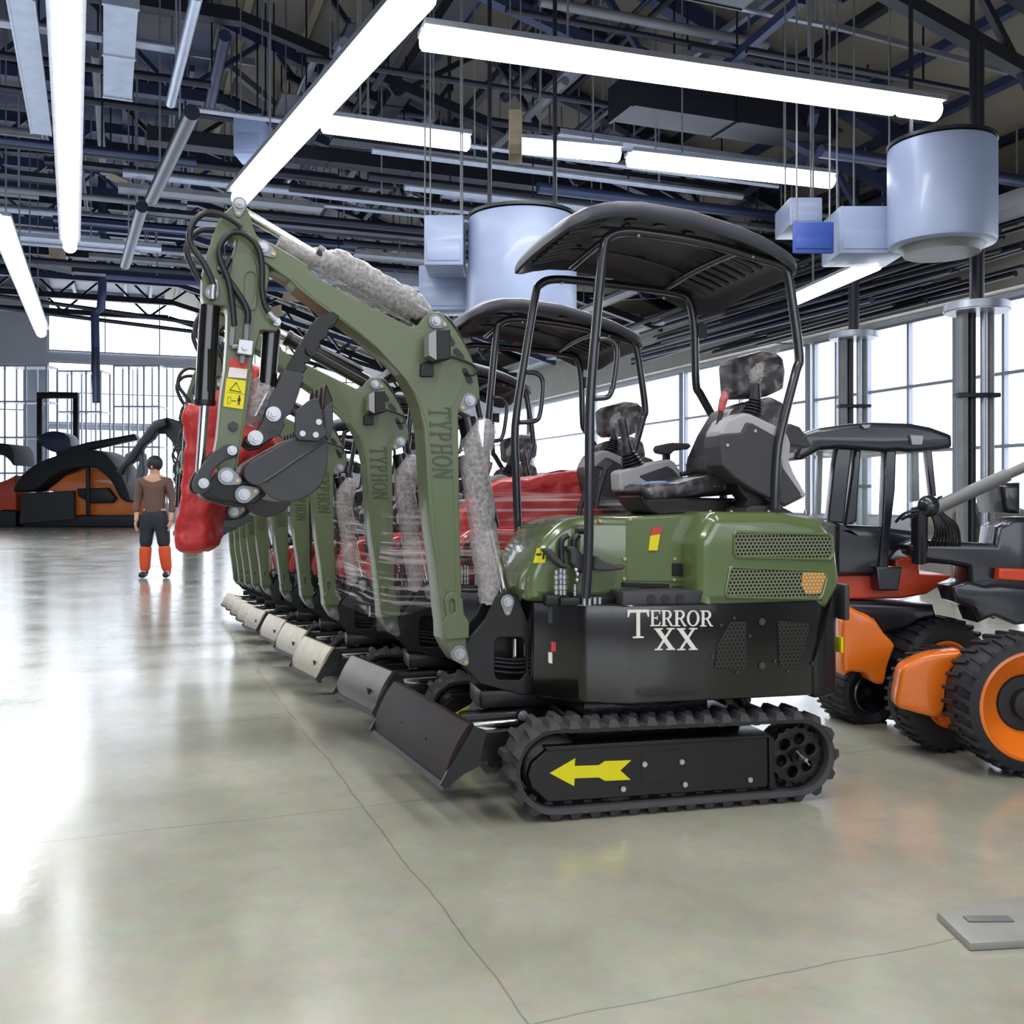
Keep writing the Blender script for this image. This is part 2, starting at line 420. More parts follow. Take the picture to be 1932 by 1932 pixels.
for v0 in (0., .77):
    t_, A_, B_ = track(v0); TR.append(t_)
    near = v0 == 0.
    p0 = V(0.); dv = v0 if near else v0
    fr = plate('track_frame', BLACK, p0, Z4([(435, 1285), (1475, 1257), (1478, 1505), (440, 1535), (362, 1460), (345, 1405), (362, 1350)]), dv + .03, dv + .2, .006, rad=.02)
    plate('frame_lip', BLACK, p0, Z4([(420, 1268), (1480, 1243), (1480, 1262), (435, 1290)]), dv + .02, dv + .2, .004, fr)
    plate('motor_guard', BLACK, p0, Z4([(1476, 1255), (1500, 1258), (1500, 1505), (1478, 1508)]), dv + .022, dv + .18, .003, fr)
    mb = MB()
    for x, y in ((890, 1366), (1065, 1361), (790, 1480), (1080, 1470), (1385, 1460)):
        c = p0.P(*Z4([(x, y)])[0], dv + .03); mb.cyl(c, c + Vector((0, -.018, 0)), .0115, n=12, bev=.003)
    mb.builds('bolt', ZINC, fr)
    for x, y in ((775, 1500), (1065, 1487), (1365, 1475)):
        c = p0.P(*Z4([(x, y)])[0], dv + .05)
        MB().lathe([(.02, 0), (.035, .0), (.035, .01), (.05, .01), (.052, .03), (.03, .04), (.03, .1), (.052, .11), (.05, .13), (.02, .14)], c, (0, 1, 0)).build('track_roller', CHAR, EX)
    # sprocket at the rear
    cs = p0.tz(1514, 1445); c2 = (B_[0], B_[1])
    holes = [circ((c2[0] + .072 * math.cos(k * math.pi / 3 + .3), c2[1] + .072 * math.sin(k * math.pi / 3 + .3)), .025, 12) for k in range(6)]
    me = fill2d([[(c2[0] + (.118 + .012 * (k % 2)) * math.cos(2 * math.pi * k / 36), c2[1] + (.118 + .012 * (k % 2)) * math.sin(2 * math.pi * k / 36)) for k in range(36)]] + holes, .015, .004); me.transform(p0.M(dv + .05)); smooth(me)
    sp_ = link('drive_sprocket', me, BLACK, EX)
    MB().lathe([(.128, .05), (.135, .0), (.135, -.01), (.118, -.01)], (c2[0], dv + .1, c2[1]), (0, 1, 0)).build('sprocket_drum', BLACK, sp_)
    h = Vector((c2[0], dv + .035, c2[1]))
    MB().cyl(h, h + Vector((0, -.03, 0)), .034, n=24, bev=.004).cyl(h + Vector((0, -.03, 0)), h + Vector((0, -.05, 0)), .02, n=6).build('hub', BLACK, sp_)
    MB().cyl(h + Vector((0, -.05, 0)), h + Vector((0, -.085, 0)), .013, .008, n=14).cyl(h + Vector((-.03, -.055, .035)), h + Vector((.03, -.06, -.03)), .004, n=8).build('axle_pin', ZINC, sp_)
    # idler at the front
    il = MB(); il.lathe([(.03, 0), (.12, .01), (.135, .02), (.135, .05), (.105, .055), (.105, .075), (.135, .08), (.135, .11), (.12, .12), (.03, .13)], (A_[0] + .004, dv + .05, A_[1]), (0, 1, 0)); il.build('idler_wheel', BLACK, EX)
    if near:
        ar = plate('arrow_decal', YEL, p0, ZT([(800, 700), (1075, 548), (1068, 632), (1330, 632), (1395, 590), (1678, 590), (1562, 697), (1672, 803), (1395, 805), (1330, 765), (1068, 765), (1062, 850)]), dv + .0265, dv + .0295, 0, fr)
        plate('cover_panel', BLACK, p0, Z4([(880, 1310), (1070, 1306), (1072, 1448), (880, 1452)]), dv + .027, dv + .0295, .001, fr, .008)
mb = MB().box((-.36, .22, .2), (.42, .78, .36), .02).box((-.3, .3, .3), (.3, .7, .42), .02)
mb.build('undercarriage', BLACK, EX)
cS = V(.5).tz(1270, 1330)
zS = .47
cylt('slew_ring', BLACK, (.02, .5, .4), (.02, .5, .5), .27)
mb = MB()
for k in range(24):
    a = 2 * math.pi * k / 24; mb.cyl((.02 + .285 * math.cos(a), .5 + .285 * math.sin(a), .44), (.02 + .285 * math.cos(a), .5 + .285 * math.sin(a), .475), .012, n=6)
mb.cyl((.02, .5, .44), (.02, .5, .46), .3, n=32); mb.build('slew_flange', BLACK, EX)

# ---- dozer blade (angled a little)
pb = V(0.)
bt, bb = pb.P(892, 1369), pb.P(841, 1486)
be = Vector((-.17, 1.0, 0))                       # along the blade
ft = pb.tz(917, 1378); zc = bb.z
prof = [pb.tz(*q) for q in [(885, 1366), (868, 1392), (852, 1425), (842, 1455), (838, 1486)]]
prof = crom(prof, 4, False)
back = [(x + .022, z) for x, z in prof]
base = [(x, .0, z) for x, z in prof] + [(x, .0, z) for x, z in back[::-1]]
bl = MB().prism(base, be).build('dozer_blade', BLADEM, EX, 30)
sd = [pb.tz(*q) for q in ZB([(1130, 845), (1225, 880), (1165, 1140), (1060, 1195), (930, 1300), (885, 1275), (930, 1190), (990, 1090), (1060, 970)])]
for k, off in enumerate((0., 1.)):
    o = be * off; MB().prism([(x + o.x, o.y - (.012 if k == 0 else 0), z) for x, z in sd], (0, .014, 0)).build('side_plate', BLACK, bl)
e0 = Vector((prof[-1][0] - .004, .0, prof[-1][1] - .012)); MB().prism([e0, e0 + Vector((.04, 0, 0)), e0 + Vector((.03, 0, .03)), e0 + Vector((0, 0, .03))], be).build('cutting_edge', CHAR, bl)
mb = MB()
for v in (.33, .67): mb.prism([(-.3, v - .03, .2), (-.3, v - .03, .32), (prof[8][0] + be.x * v, v - .03, .3), (prof[8][0] + be.x * v + .02, v - .03, .18)], (0, .06, 0))
mb.build('blade_arm', BLACK, EX)
p5 = V(.42); c0 = p5.P(*ZB([(1490, 770)])[0]); c1 = p5.P(*ZB([(1040, 800)])[0])
dc = cylt('blade_cylinder', BLACK, c0 + (c1 - c0) * .12, c0 + (c1 - c0) * 1.02, .036)
cylt('rod', CHROME, c0 + (c1 - c0) * .1 + Vector((0, -.03, -.02)), c0 + (c1 - c0) * .85 + Vector((0, -.03, -.02)), .014, dc)
pin(V(.36), *ZB([(1490, 772)])[0], 0, .026, name='cylinder_pin', parent=dc)
MB().tube(crom([tuple(p5.P(*q, -.05)) for q in ZB([(1120, 845), (1200, 855), (1275, 862)])], 3, False), .012).build('hose_fitting', ZINC, dc)
MB().tube(crom([tuple(p5.P(*q, -.05)) for q in ZB([(1275, 862), (1350, 880), (1420, 930), (1500, 990)])], 3, False), .012).build('hose', HOSE, dc)

# ---- house: black skirt, counterweight, hood
pn = V(.03)
zb_, zt_ = pn.tz(1300, 1332)[1], pn.tz(1250, 1142)[1]
def plan(pts, z0, z1, bev, name, m, parent=EX, rad=.03, res=3):
    me = fill2d([[q[:2] for q in fillet(pts, rad, 5)]], (z1 - z0) / 2, bev, res); me.transform(Matrix.Translation((0, 0, (z0 + z1) / 2))); smooth(me); return link(name, me, m, parent)
uF = V(.03).tz(1185, 1200)[0]; uC = V(.10).tz(1098, 1200)[0]; uB = V(.30).tz(1003, 1200)[0]; uR = pn.tz(1590, 1200)[0]; uD = pn.tz(1523, 1330)[0]
uE = uR + .03
house_pts = [(uF, .03, .16), (uE - .16, .03, .0), (uE - .04, .09, .1), (uE, .3, .1), (uE, .7, .1), (uE - .04, .91, .1), (uE - .16, .97), (uF, .97), (uC, .90, .1), (uB, .70), (uB, .30), (uC, .10, .1)]
skirt = plan(house_pts, zb_, zt_, .012, 'body_skirt', BLACKG, rad=.05)
# vents in the skirt
plate('vent_grille', HEXB, pn, Z4([(1285, 690), (1355, 690), (1358, 920), (1205, 915), (1222, 800)]), -.004, .002, .001, skirt, .012)
plate('vent_grille', HEXB, pn, Z4([(1503, 690), (1640, 700), (1655, 715), (1605, 920), (1510, 915)]), -.004, .002, .001, skirt, .012)
mb = MB()
for x, y in ((1430, 692), (1430, 905), (1197, 857), (1315, 935), (1240, 705), (1550, 935), (1665, 900), (1300, 672), (1372, 760), (1490, 885)):
    c = pn.P(*Z4([(x, y)])[0]); mb.cyl(c, c + Vector((0, -.006, 0)), .016 if x == 1430 else .007, n=12, bev=.002)
mb.builds('rubber_plug', DGREY, skirt)
it = []
def let(ch, x0, x1, y0, y1, f=ZH): it.append((ch, f([(x0, y1)])[0], f([(x1, y1)])[0], f([(x0, y0)])[0]))
let('T', 1080, 1275, 930, 1193)
for ch, a, b in zip('ERROR', (1285, 1385, 1502, 1620, 1742), (1382, 1500, 1620, 1735, 1860)): let(ch, a, b, 936 + (a - 1285) * .02, 1085 + (a - 1285) * .022)
let('X', 1322, 1512, 1105, 1308); let('X', 1528, 1718, 1108, 1312)
lettering('lettering', WHITE, pn, it, -.002, skirt)
# counterweight: rear corner casting that wraps round the back
cwp = [(uD + .02, .02), (uE - .12, .02, .05), (uE - .03, .07, .08), (uE + .012, .3, .1), (uE + .012, .7, .1), (uE - .03, .93, .08), (uE - .12, .98, .05), (uD + .02, .98)]
cw = plan(cwp, zb_ - .012, pn.tz(1585, 1112)[1], .02, 'counterweight', BLACK, rad=.03)
bm = bmesh.new(); bm.from_mesh(cw.data)
tl, tr_ = pn.tz(*Z4([(1612, 1080)])[0]), pn.tz(*Z4([(1782, 520)])[0])
dvec = Vector((tr_[0] - tl[0], 0, tr_[1] - tl[1])).normalized(); nrm = Vector((dvec.z, 0, -dvec.x))
g = bmesh.ops.bisect_plane(bm, geom=bm.verts[:] + bm.edges[:] + bm.faces[:], plane_co=(tl[0], 0, tl[1]), plane_no=nrm, clear_inner=True)
bmesh.ops.holes_fill(bm, edges=[e for e in bm.edges if e.is_boundary]); bm.to_mesh(cw.data); bm.free(); smooth(cw.data)
c = V(0.01).P(1588, 1235); MB().box((uE + .005, .1, c.z - .035), (uE + .018, .16, c.z + .035), .003).build('reflector', YEL, cw)
MB().box((uE + .0, .06, zt_ - .1), (uE + .026, .14, zt_ + .06), .008).build('rear_bumper_pad', DGREY, cw)
# hood
hood = plate('engine_hood', GREENH, pn, [(1318, 1150, .01), (1318, 1020, .12), (1345, 966, .06), (1470, 966, .1), (1548, 980, .09), (1582, 1020, .12), (1592, 1108, .05), (1566, 1158, .02)], 0, .94, .055, rad=.05, res=5)
hp = plate('hood_side_panel', GREENH, V(.20), Z4([(335, 585, .02), (332, 470, .2), (395, 310, .3), (500, 205, .15), (620, 183), (800, 186), (1210, 168), (1210, 600, .02)]), 0, .6, .045, rad=.05, res=4)
plate('access_cover', GREENH, V(.20), Z4([(795, 195), (1170, 178), (1170, 500), (795, 490)]), -.004, .02, .003, hp, .01)
plate('grille_frame', GREENH, pn, [Z4([(1290, 250), (1760, 265), (1768, 400), (1300, 385)]), Z4([(1304, 264), (1302, 372), (1752, 386), (1748, 278)])], -.01, .03, .008, hood, .02)
g1 = plate('upper_grille', HEXG, pn, Z4([(1302, 262), (1752, 278), (1755, 388), (1304, 374)]), -.004, .05, .002, hood, .015)
plate('grille_frame', GREENH, pn, [Z4([(1275, 418), (1728, 442), (1742, 480), (1712, 592), (1262, 578), (1252, 545)]), Z4([(1288, 432), (1268, 545), (1275, 564), (1700, 578), (1726, 480), (1716, 456)])], -.01, .03, .008, hood, .02)
g2 = plate('lower_grille', HEXG, pn, Z4([(1285, 432), (1718, 455), (1728, 480), (1702, 580), (1272, 566), (1266, 545)]), -.004, .05, .002, hood, .015)
plate('tail_light', HEXA, pn, Z4([(1620, 452), (1718, 456), (1726, 480), (1700, 560), (1630, 562), (1612, 510)]), -.008, .0, .002, g2, .012)
mb = MB()
for x, y in ((672, 205), (812, 196), (787, 385), (785, 478), (1020, 386), (1018, 486), (790, 503), (880, 508), (985, 515)):
    c = V(.2).P(*Z4([(x, y)])[0]); mb.cyl(c + Vector((0, .01, 0)), c + Vector((0, -.010, 0)), .008, n=8, bev=.002)
mb.builds('bolt', BRASS, hp)
plate('hinge', BLACK, V(.2), Z4([(1008, 405), (1055, 408), (1055, 470), (1008, 466)]), -.012, .01, .003, hp, .006)
plate('hinge', BLACK, V(.2), Z4([(1008, 515), (1055, 518), (1055, 560), (1008, 556)]), -.012, .01, .003, hp, .006)
plate('sill_strip', BLACK, V(.2), Z4([(775, 495), (990, 505), (990, 525), (775, 515)]), -.02, .0, .002, hp)
plate('caution_decal', YEL, V(.2), Z4([(905, 275), (950, 268), (937, 345), (897, 345)]), -.012, -.005, 0, hp)
plate('caution_decal', REDD, V(.2), Z4([(915, 238), (962, 234), (951, 268), (906, 275)]), -.012, -.005, 0, hp)
plate('lever_decal', YEL, V(.2), ZH([(255, 358), (345, 362), (325, 492), (220, 492)]), -.01, -.002, 0, hp)
plate('decal_print', DECK, V(.2), [ZH([(245, 405), (290, 405), (287, 425), (242, 425)])], -.0115, -.01, 0, hp)
plate('decal_print', DECK, V(.2), [ZH([(305, 405), (322, 405), (312, 460), (298, 460)])], -.0115, -.01, 0, hp)
mb = MB()
for x in (1340, 1380, 1450, 1520): c = V(.12).P(x, 966); mb.cyl(c + Vector((0, 0, -.01)), c + Vector((0, 0, .008)), .009, n=8, bev=.002)
mb.builds('bolt', BRASS, hood)
# platform in front of the hood
zp = zt_
pf = MB().box((V(.04).tz(1175, 1120)[0], .04, zt_ - .01), (V(.04).tz(1328, 1120)[0], .2, V(.04).tz(1250, 1118)[1]), .006).build('fuse_box', DGREY, EX)
mb = MB()
for x in (912, 980, 1048): c = V(.04).P(*Z4([(x, 577)])[0]); mb.cyl(c + Vector((0, .005, 0)), c + Vector((0, -.004, 0)), .02, n=20, bev=.002)
mb.builds('socket_hole', HOSE, pf)
MB().box((V(.1).tz(1060, 1120)[0], .12, zt_ - .01), (V(.04).tz(1175, 1120)[0], .5, zt_ + .03), .008).build('foot_plate', BLACK, EX)
mb = MB()
for x in (688, 735, 783, 828): c = V(.1).P(*ZH([(x, 845)])[0]); mb.cyl(c + Vector((0, 0, -.02)), c + Vector((0, 0, .015)), .010, n=10)
mb.builds('grease_nipple', ZINC, skirt)
# valve block with its fittings and pedals
vb = MB().box((V(.14).tz(1030, 1110)[0], .14, zt_ - .01), (V(.14).tz(1075, 1110)[0], .19, zt_ + .04), .006).build('valve_block', BLACK, EX)
for x, y0, y1, r in ((435, 560, 790, .013), (475, 545, 795, .012), (508, 555, 795, .013), (605, 690, 800, .012)):
    a, b = V(.13).P(*ZH([(x, y0)])[0]), V(.13).P(*ZH([(x, y1)])[0]); n_ = 5; mb = MB()
    for k in range(n_): q0, q1 = a + (b - a) * (k / n_), a + (b - a) * ((k + .85) / n_); mb.cyl(q0, q1, r if k % 2 else r * .75, n=8, bev=.001)
    mb.build('hydraulic_fitting', ZINC, vb)
mb = MB()
for x, y in ((628, 600), (625, 655), (615, 560)): c = V(.13).P(*ZH([(x, y)])[0]); mb.sphere(c, .012, n=10)
mb.builds('hose_coupling', ZINC, vb)
for L in ([(300, 365), (365, 360), (395, 375), (505, 500), (570, 530), (570, 545), (480, 530), (400, 470)], [(518, 345), (600, 340), (620, 360), (690, 430), (690, 620), (570, 500), (570, 405)]):
    plate('pedal', DGREY, V(.14), ZH(L), 0, .05, .008, rad=.012)
plate('pedal', DGREY, V(.12), ZH([(780, 430), (810, 440), (860, 480), (1000, 525), (1070, 515), (1050, 560), (900, 575), (765, 560)]), 0, .06, .008, rad=.015)
for L in ([(490, 540), (482, 480), (480, 300), (540, 240)], [(590, 500), (592, 320), (600, 280), (640, 240)]):
    MB().tube(crom([tuple(V(.17).P(*q)) for q in ZH(L)], 4, False), .013).build('pedal_rod', HOSE, EX)
# front of the house: plates and tags
pf_ = V(.30)
plate('data_plate', DGREY, V(.22), ZH([(358, 878), (475, 880), (473, 1055), (358, 1042)]), -.004, .004, .001, skirt)
plate('warning_tag', WHITE, V(.22), ZH([(360, 1310), (433, 1318), (433, 1425), (360, 1408)]), -.004, .004, .001, skirt)
mb = MB()
for x in (400, 425, 442): a, b = V(.21).P(*ZH([(x, 1215)])[0]), V(.21).P(*ZH([(x, 1305)])[0]); mb.cyl(a, b, .008, n=8)
mb.builds('cable_terminal', REDD, skirt)

# ---- swing bracket
ps = V(.37)
brk = plate('swing_bracket', BLACK, ps, [[(937, 1126, .02), (957, 1113, .02), (978, 1126, .02), (1012, 1215, .03), (1050, 1222), (1055, 1312), (985, 1312), (905, 1290, .03), (848, 1228), (880, 1213, .05), (918, 1168, .08)], [(940, 1203), (985, 1203), (993, 1215), (993, 1270), (982, 1284), (938, 1282), (934, 1270), (934, 1212)]], 0, .03, .004, rad=.02)
plate('bracket_plate', BLACK, ps, [[(937, 1126, .02), (957, 1113, .02), (978, 1126, .02), (1012, 1215, .03), (1050, 1222), (1055, 1312), (985, 1312), (905, 1290, .03), (848, 1228), (880, 1213, .05), (918, 1168, .08)]], .2, .23, .004, brk, .02)
MB().box((V(.4).tz(905, 1290)[0], .38, zb_ - .06), (V(.4).tz(1060, 1290)[0], .62, zb_ + .02), .01).build('bracket_floor', BLACK, brk)
pin(ps, 957, 1135, 0, .024, (957, 1155), brk)
mb = MB()
for k, y in enumerate((1243, 1250, 1258, 1268)):
    mb.tube(crom([tuple(V(.47).P(x, y + dy)) for x, dy in ((925, -3), (950, 0), (975, 2), (1005, 1))], 4, False), .009)
mb.builds('hydraulic_hose', HOSE, brk)
a, b = V(.5).P(972, 1205), V(.5).P(972, 1245); cylt('swing_cylinder_rod', CHROME, a, b, .012, brk)

# ---- boom group: turned 8 degrees towards the open floor
u0 = V(.37).tz(866, 1233)[0]
PB = Plane(u0, .37, 8)
PB = Plane(u0, .36, 8)
BW = .15
boom_o = Z1([(480, 330), (490, 287), (525, 275), (580, 295), (650, 338), (720, 378), (790, 425), (800, 455), (900, 528), (1100, 633), (1300, 738), (1372, 774), (1420, 765), (1450, 718), (1492, 688), (1545, 690), (1605, 760), (1655, 830), (1705, 920), (1742, 1000), (1762, 1100), (1765, 1180), (1745, 1225), (1660, 1250)]) \
    + Z2([(1645, 240), (1650, 600), (1655, 1000), (1665, 1260), (1662, 1300)]) + Z2([(1690, 1425), (1692, 1530), (1690, 1600), (1695, 1665), (1680, 1680), (1635, 1655), (1598, 1600), (1562, 1530), (1558, 1440), (1545, 1340), (1535, 1230)]) \
    + Z2([(1520, 1100), (1490, 900), (1470, 700), (1460, 500), (1448, 330), (1420, 200), (1380, 100), (1330, 10)]) + Z1([(1260, 965), (1170, 890), (1080, 815), (980, 740), (890, 680), (800, 612), (720, 548), (690, 512), (620, 465), (560, 420), (510, 385)])
boom = plate('boom', GREEN, PB, boom_o, 0, BW, .006, rad=.012)
plate('boom_web', GREEN, PB, Z1([(720, 400), (800, 470), (1100, 650), (1370, 790), (1440, 800), (1560, 870), (1640, 960), (1690, 1080)]) + Z2([(1600, 220), (1610, 500), (1625, 1000), (1630, 1260), (1560, 1260), (1545, 1100), (1515, 900), (1490, 600), (1470, 330), (1430, 180), (1340, 40)]) + Z1([(1180, 890), (1000, 740), (820, 610), (700, 500)]), -.002, .01, .0015, boom, .02)
foot = [plate('boom_foot', GREEN, PB, [Z2([(1560, 1300), (1575, 1268), (1605, 1255), (1640, 1265), (1665, 1300), (1672, 1380), (1702, 1430), (1700, 1520), (1570, 1530), (1545, 1440), (1575, 1390)]), Z2([(1592, 1370), (1590, 1310), (1605, 1292), (1620, 1310), (1622, 1370), (1608, 1385)])], -.014, .0, .005, boom, .008)]
LW = PB
n_ = 6; x0, x1 = (1478, 1590), (1490, 1615)
L = []
for k, ch in enumerate('TYPHON'):     # reads downwards: letter tops face right
    yA, yB = 205 + k * 69, 205 + (k + .86) * 69; sx = (k * 69) * .07
    if ch == 'O': yA -= 2; yB += 2
    L.append((ch, Z2([(1472 + sx, yA)])[0], Z2([(1472 + sx + 5, yB)])[0], Z2([(1600 + sx * .3, yA + 4)])[0]))
lettering('lettering', LETT, PB, L, -.004, boom, .004)
pin(PB, *Z1([(530, 325), (588, 362)])[0], 0, .024, Z1([(588, 362)])[0], boom)
pin(PB, *Z1([(1512, 745)])[0], 0, .024, Z1([(1560, 763)])[0], boom)
pin(PB, *Z2([(1705, 170)])[0], 0, .026, Z2([(1665, 210)])[0], boom)
pin(PB, *Z2([(1645, 1608)])[0], -.004, .028, Z2([(1680, 1655)])[0], boom)
holes = MB()
sl = []
for a, b in (((1578, 820), (1608, 868)), ((1632, 912), (1662, 950)), ((1680, 1025), (1710, 1085))):
    q0, q1 = PB.tz(*Z1([a])[0]), PB.tz(*Z1([b])[0]); dd = Vector((q1[0] - q0[0], q1[1] - q0[1])); ph = math.atan2(dd.y, dd.x); r = .013
    o = [(q0[0] + r * math.cos(ph + math.pi / 2 + math.pi * k / 8), q0[1] + r * math.sin(ph + math.pi / 2 + math.pi * k / 8)) for k in range(9)] + [(q1[0] + r * math.cos(ph - math.pi / 2 + math.pi * k / 8), q1[1] + r * math.sin(ph - math.pi / 2 + math.pi * k / 8)) for k in range(9)]
    me = fill2d([o], .002); me.transform(PB.M(-.0015)); holes.add(me)
holes.builds('hose_slot', HOSE, boom)
# work light on the boom
wl = plate('work_light', BLACK, PB, Z1([(1478, 808), (1558, 806), (1562, 975), (1480, 985)]), -.1, -.02, .006, boom, .008)
plate('light_bracket', BLACK, PB, Z1([(1425, 985), (1495, 960), (1497, 1062), (1422, 1060)]), -.02, -.0, .003, boom, .006)
MB().prism([PB.P(*q, -.1) for q in Z1([(1478, 812), (1436, 838), (1438, 955), (1480, 980)])], tuple(PB.p3(0, 0, -.03) - PB.p3(0, 0, -.1))).build('lamp_lens', LENS, wl)
tubep('lamp_cable', HOSE, [PB.P(*q, -.02) for q in Z1([(1560, 935), (1640, 960), (1725, 1000), (1735, 1040), (1700, 1050), (1680, 1035)])], .006, boom, 8)

# ---- arm with its bell-crank top
arm_l = [Z1([(370, 70), (385, 45), (400, 36), (425, 50), (437, 80), (460, 130), (475, 190), (500, 250), (545, 290), (575, 470), (560, 560), (540, 640), (560, 720), (605, 715), (635, 740), (638, 770), (610, 800), (520, 790), (505, 850), (480, 950)]) + Z2([(470, 0), (425, 300), (395, 470), (372, 585), (350, 630), (310, 635), (285, 600), (262, 450), (275, 380), (300, 120), (318, 0)]) + Z1([(330, 860), (335, 690), (325, 655), (205, 645), (188, 590), (190, 480), (210, 370), (240, 285), (270, 190), (310, 120)]),
         Z1([(300, 290), (345, 262), (392, 268), (370, 340), (345, 390), (325, 440), (295, 480), (276, 455), (272, 380)])]
arm = plate('arm', GREEN, PB, arm_l, .012, .125, .006, rad=.012)
plate('arm_rib', GREEN, PB, [crom(Z1([(350, 620), (352, 420), (400, 345), (470, 370), (500, 450), (500, 600), (480, 680)]), 4), crom(Z1([(430, 600), (430, 490), (460, 460), (490, 480), (490, 560), (470, 640), (445, 660)]), 4)], .006, .014, .003, arm)
plate('arm_edge', GREEN, PB, Z2([(475, 0), (455, 0), (420, 280), (370, 560), (385, 560), (430, 300)]), .004, .02, .003, arm)
pin(PB, *Z1([(400, 72)])[0], .012, .022, Z1([(392, 128)])[0], arm)
pin(PB, *Z1([(240, 585)])[0], .0, .02, Z1([(258, 520)])[0], arm)
pin(PB, *Z1([(610, 745)])[0], .012, .02, None, arm)
c = PB.P(*Z2([(363, 315)])[0], .012); n0 = Vector((PB.s, -PB.c, 0)); MB().cyl(c, c + n0 * .012, .021, n=6, bev=.002).cyl(c + n0 * .012, c + n0 * .014, .011, n=14).build('plug', CHAR, arm)
# stickers
plate('red_sticker', REDD, PB, Z1([(345, 950), (450, 965), (440, 1068), (330, 1060)]), .008, .0115, 0, arm)
plate('white_sticker', WHITE, PB, Z1([(342, 1003), (445, 1015), (438, 1068), (332, 1060)]), .0075, .0085, 0, arm)
st = plate('yellow_sticker', YEL, PB, Z2([(325, 38), (437, 55), (420, 217), (307, 200)]), .008, .0115, 0, arm, .004)
ink = [plate('x', DECK, PB, [ZK([(812, 258), (875, 390), (725, 362)]), ZK([(812, 276), (862, 378), (742, 353)])], .0072, .008, 0, arm),
       plate('x', DECK, PB, [ZK([(712, 437), (750, 443), (738, 527), (700, 520)]), ZK([(716, 442), (746, 447), (735, 522), (704, 516)])], .0072, .008, 0, arm),
       plate('x', DECK, PB, ZK([(752, 489), (768, 476), (766, 485), (796, 488), (798, 480), (812, 493), (794, 503), (795, 496), (765, 493), (764, 500)]), .0072, .008, 0, arm),
       plate('x', DECK, PB, ZK([(838, 445), (862, 448), (868, 490), (858, 490), (850, 545), (842, 545), (843, 500), (838, 500), (835, 543), (827, 541), (832, 490), (825, 488)]), .0072, .008, 0, arm),
       plate('x', DECK, PB, [ZK([(690, 378), (920, 408), (920, 411), (690, 381)])], .0072, .008, 0, arm)]
hc = PB.tz(*ZK([(851, 432)])[0]); me = fill2d([circ(hc, .0035, 10)], .0004); me.transform(PB.M(.0076)); ink.append(link('x', me, DECK, arm))
merge('sticker_print', DECK, ink, arm)
# valve on the arm
vl = plate('thumb_valve', ZINC, PB, Z1([(390, 848), (475, 860), (466, 945), (378, 932)]), -.03, .012, .004, arm, .004)
c = PB.P(*Z1([(425, 897)])[0], -.03); MB().cyl(c, c + n0 * .012, .014, n=18, bev=.003).build('valve_knob', ZINC, vl)
mb = MB()
for L in ([(352, 890), (385, 888)], [(350, 885), (355, 830), (362, 780)], [(432, 855), (436, 800), (440, 755)], [(413, 940), (410, 985)]):
    mb.tube([PB.P(*q, -.01) for q in Z1(L)], .011, 8)
mb.build('valve_fitting', ZINC, vl)
# hoses
for nm, L, d in (('hose', [(245, 545), (215, 470), (175, 400), (125, 330), (110, 260), (140, 180), (210, 135), (300, 150), (380, 195), (405, 220)], -.03),
                 ('hose', [(180, 490), (140, 420), (105, 320), (125, 250), (180, 205), (260, 200), (340, 220)], .06),
                 ('hose', [(362, 775), (350, 640), (330, 520), (290, 420), (278, 340), (320, 270), (380, 245), (450, 275), (505, 350), (520, 450), (520, 560), (535, 650), (560, 700)], -.03),
                 ('hose', [(440, 760), (440, 690), (400, 610), (345, 530), (310, 470), (340, 390)], -.02)):
    tubep(nm, HOSE, [PB.P(*q, d) for q in Z1(L)], .0125, arm)
MB().tube([PB.P(*q, -.03) for q in Z1([(560, 700), (578, 725), (600, 745)])], .014).tube([PB.P(*q, -.03) for q in Z1([(245, 545), (240, 600), (240, 625)])], .013).builds('hose_fitting', ZINC, arm)
# arm cylinder above the boom
A0, A1 = PB.P(*Z1([(400, 75)])[0], .07), PB.P(*Z1([(1505, 735)])[0], .07)
ac = cylt('arm_cylinder', BLACKG, A0 + (A1 - A0) * .40, A0 + (A1 - A0) * .97, .042)
cylt('rod', CHROME, A0, A0 + (A1 - A0) * .41, .019, ac)
cylt('rod_gland', BLACK, A0 + (A1 - A0) * .385, A0 + (A1 - A0) * .42, .046, ac)
MB().tube([PB.P(*q, .07) for q in Z1([(985, 368), (1430, 610)])], .016).tube([PB.P(*q, .05) for q in Z1([(990, 380), (1440, 625)])], .008).build('steel_pipe', CHAR, ac)
def wrap(name, pts, radii, parent, seed, m=BUBBLE, squash=1.0, close=True):
    rnd = random.Random(seed); mb = MB(); P = [Vector(p) for p in crom([tuple(p) for p in pts], 6, False)]; N = len(P); rr = []
    for i in range(N):
        f = i / (N - 1) * (len(radii) - 1); k = min(int(f), len(radii) - 2); rr.append(radii[k] + (radii[k + 1] - radii[k]) * (f - k))
    mb.tube(P, rr, 20, caps=close)
    for v in mb.bm.verts:
        j = rnd.uniform(-.0055, .0055); v.co += Vector((j, rnd.uniform(-.0055, .0055), rnd.uniform(-.0055, .0055)))
    return mb.build(name, m, parent, 80)
w1 = wrap('bubble_wrap', [PB.P(*q, .07) for q in Z1([(632, 268), (760, 335), (900, 392), (1000, 430), (1200, 540), (1400, 640), (1500, 700)])], [.03, .036, .05, .075, .075, .075, .066, .03], ac, 3)
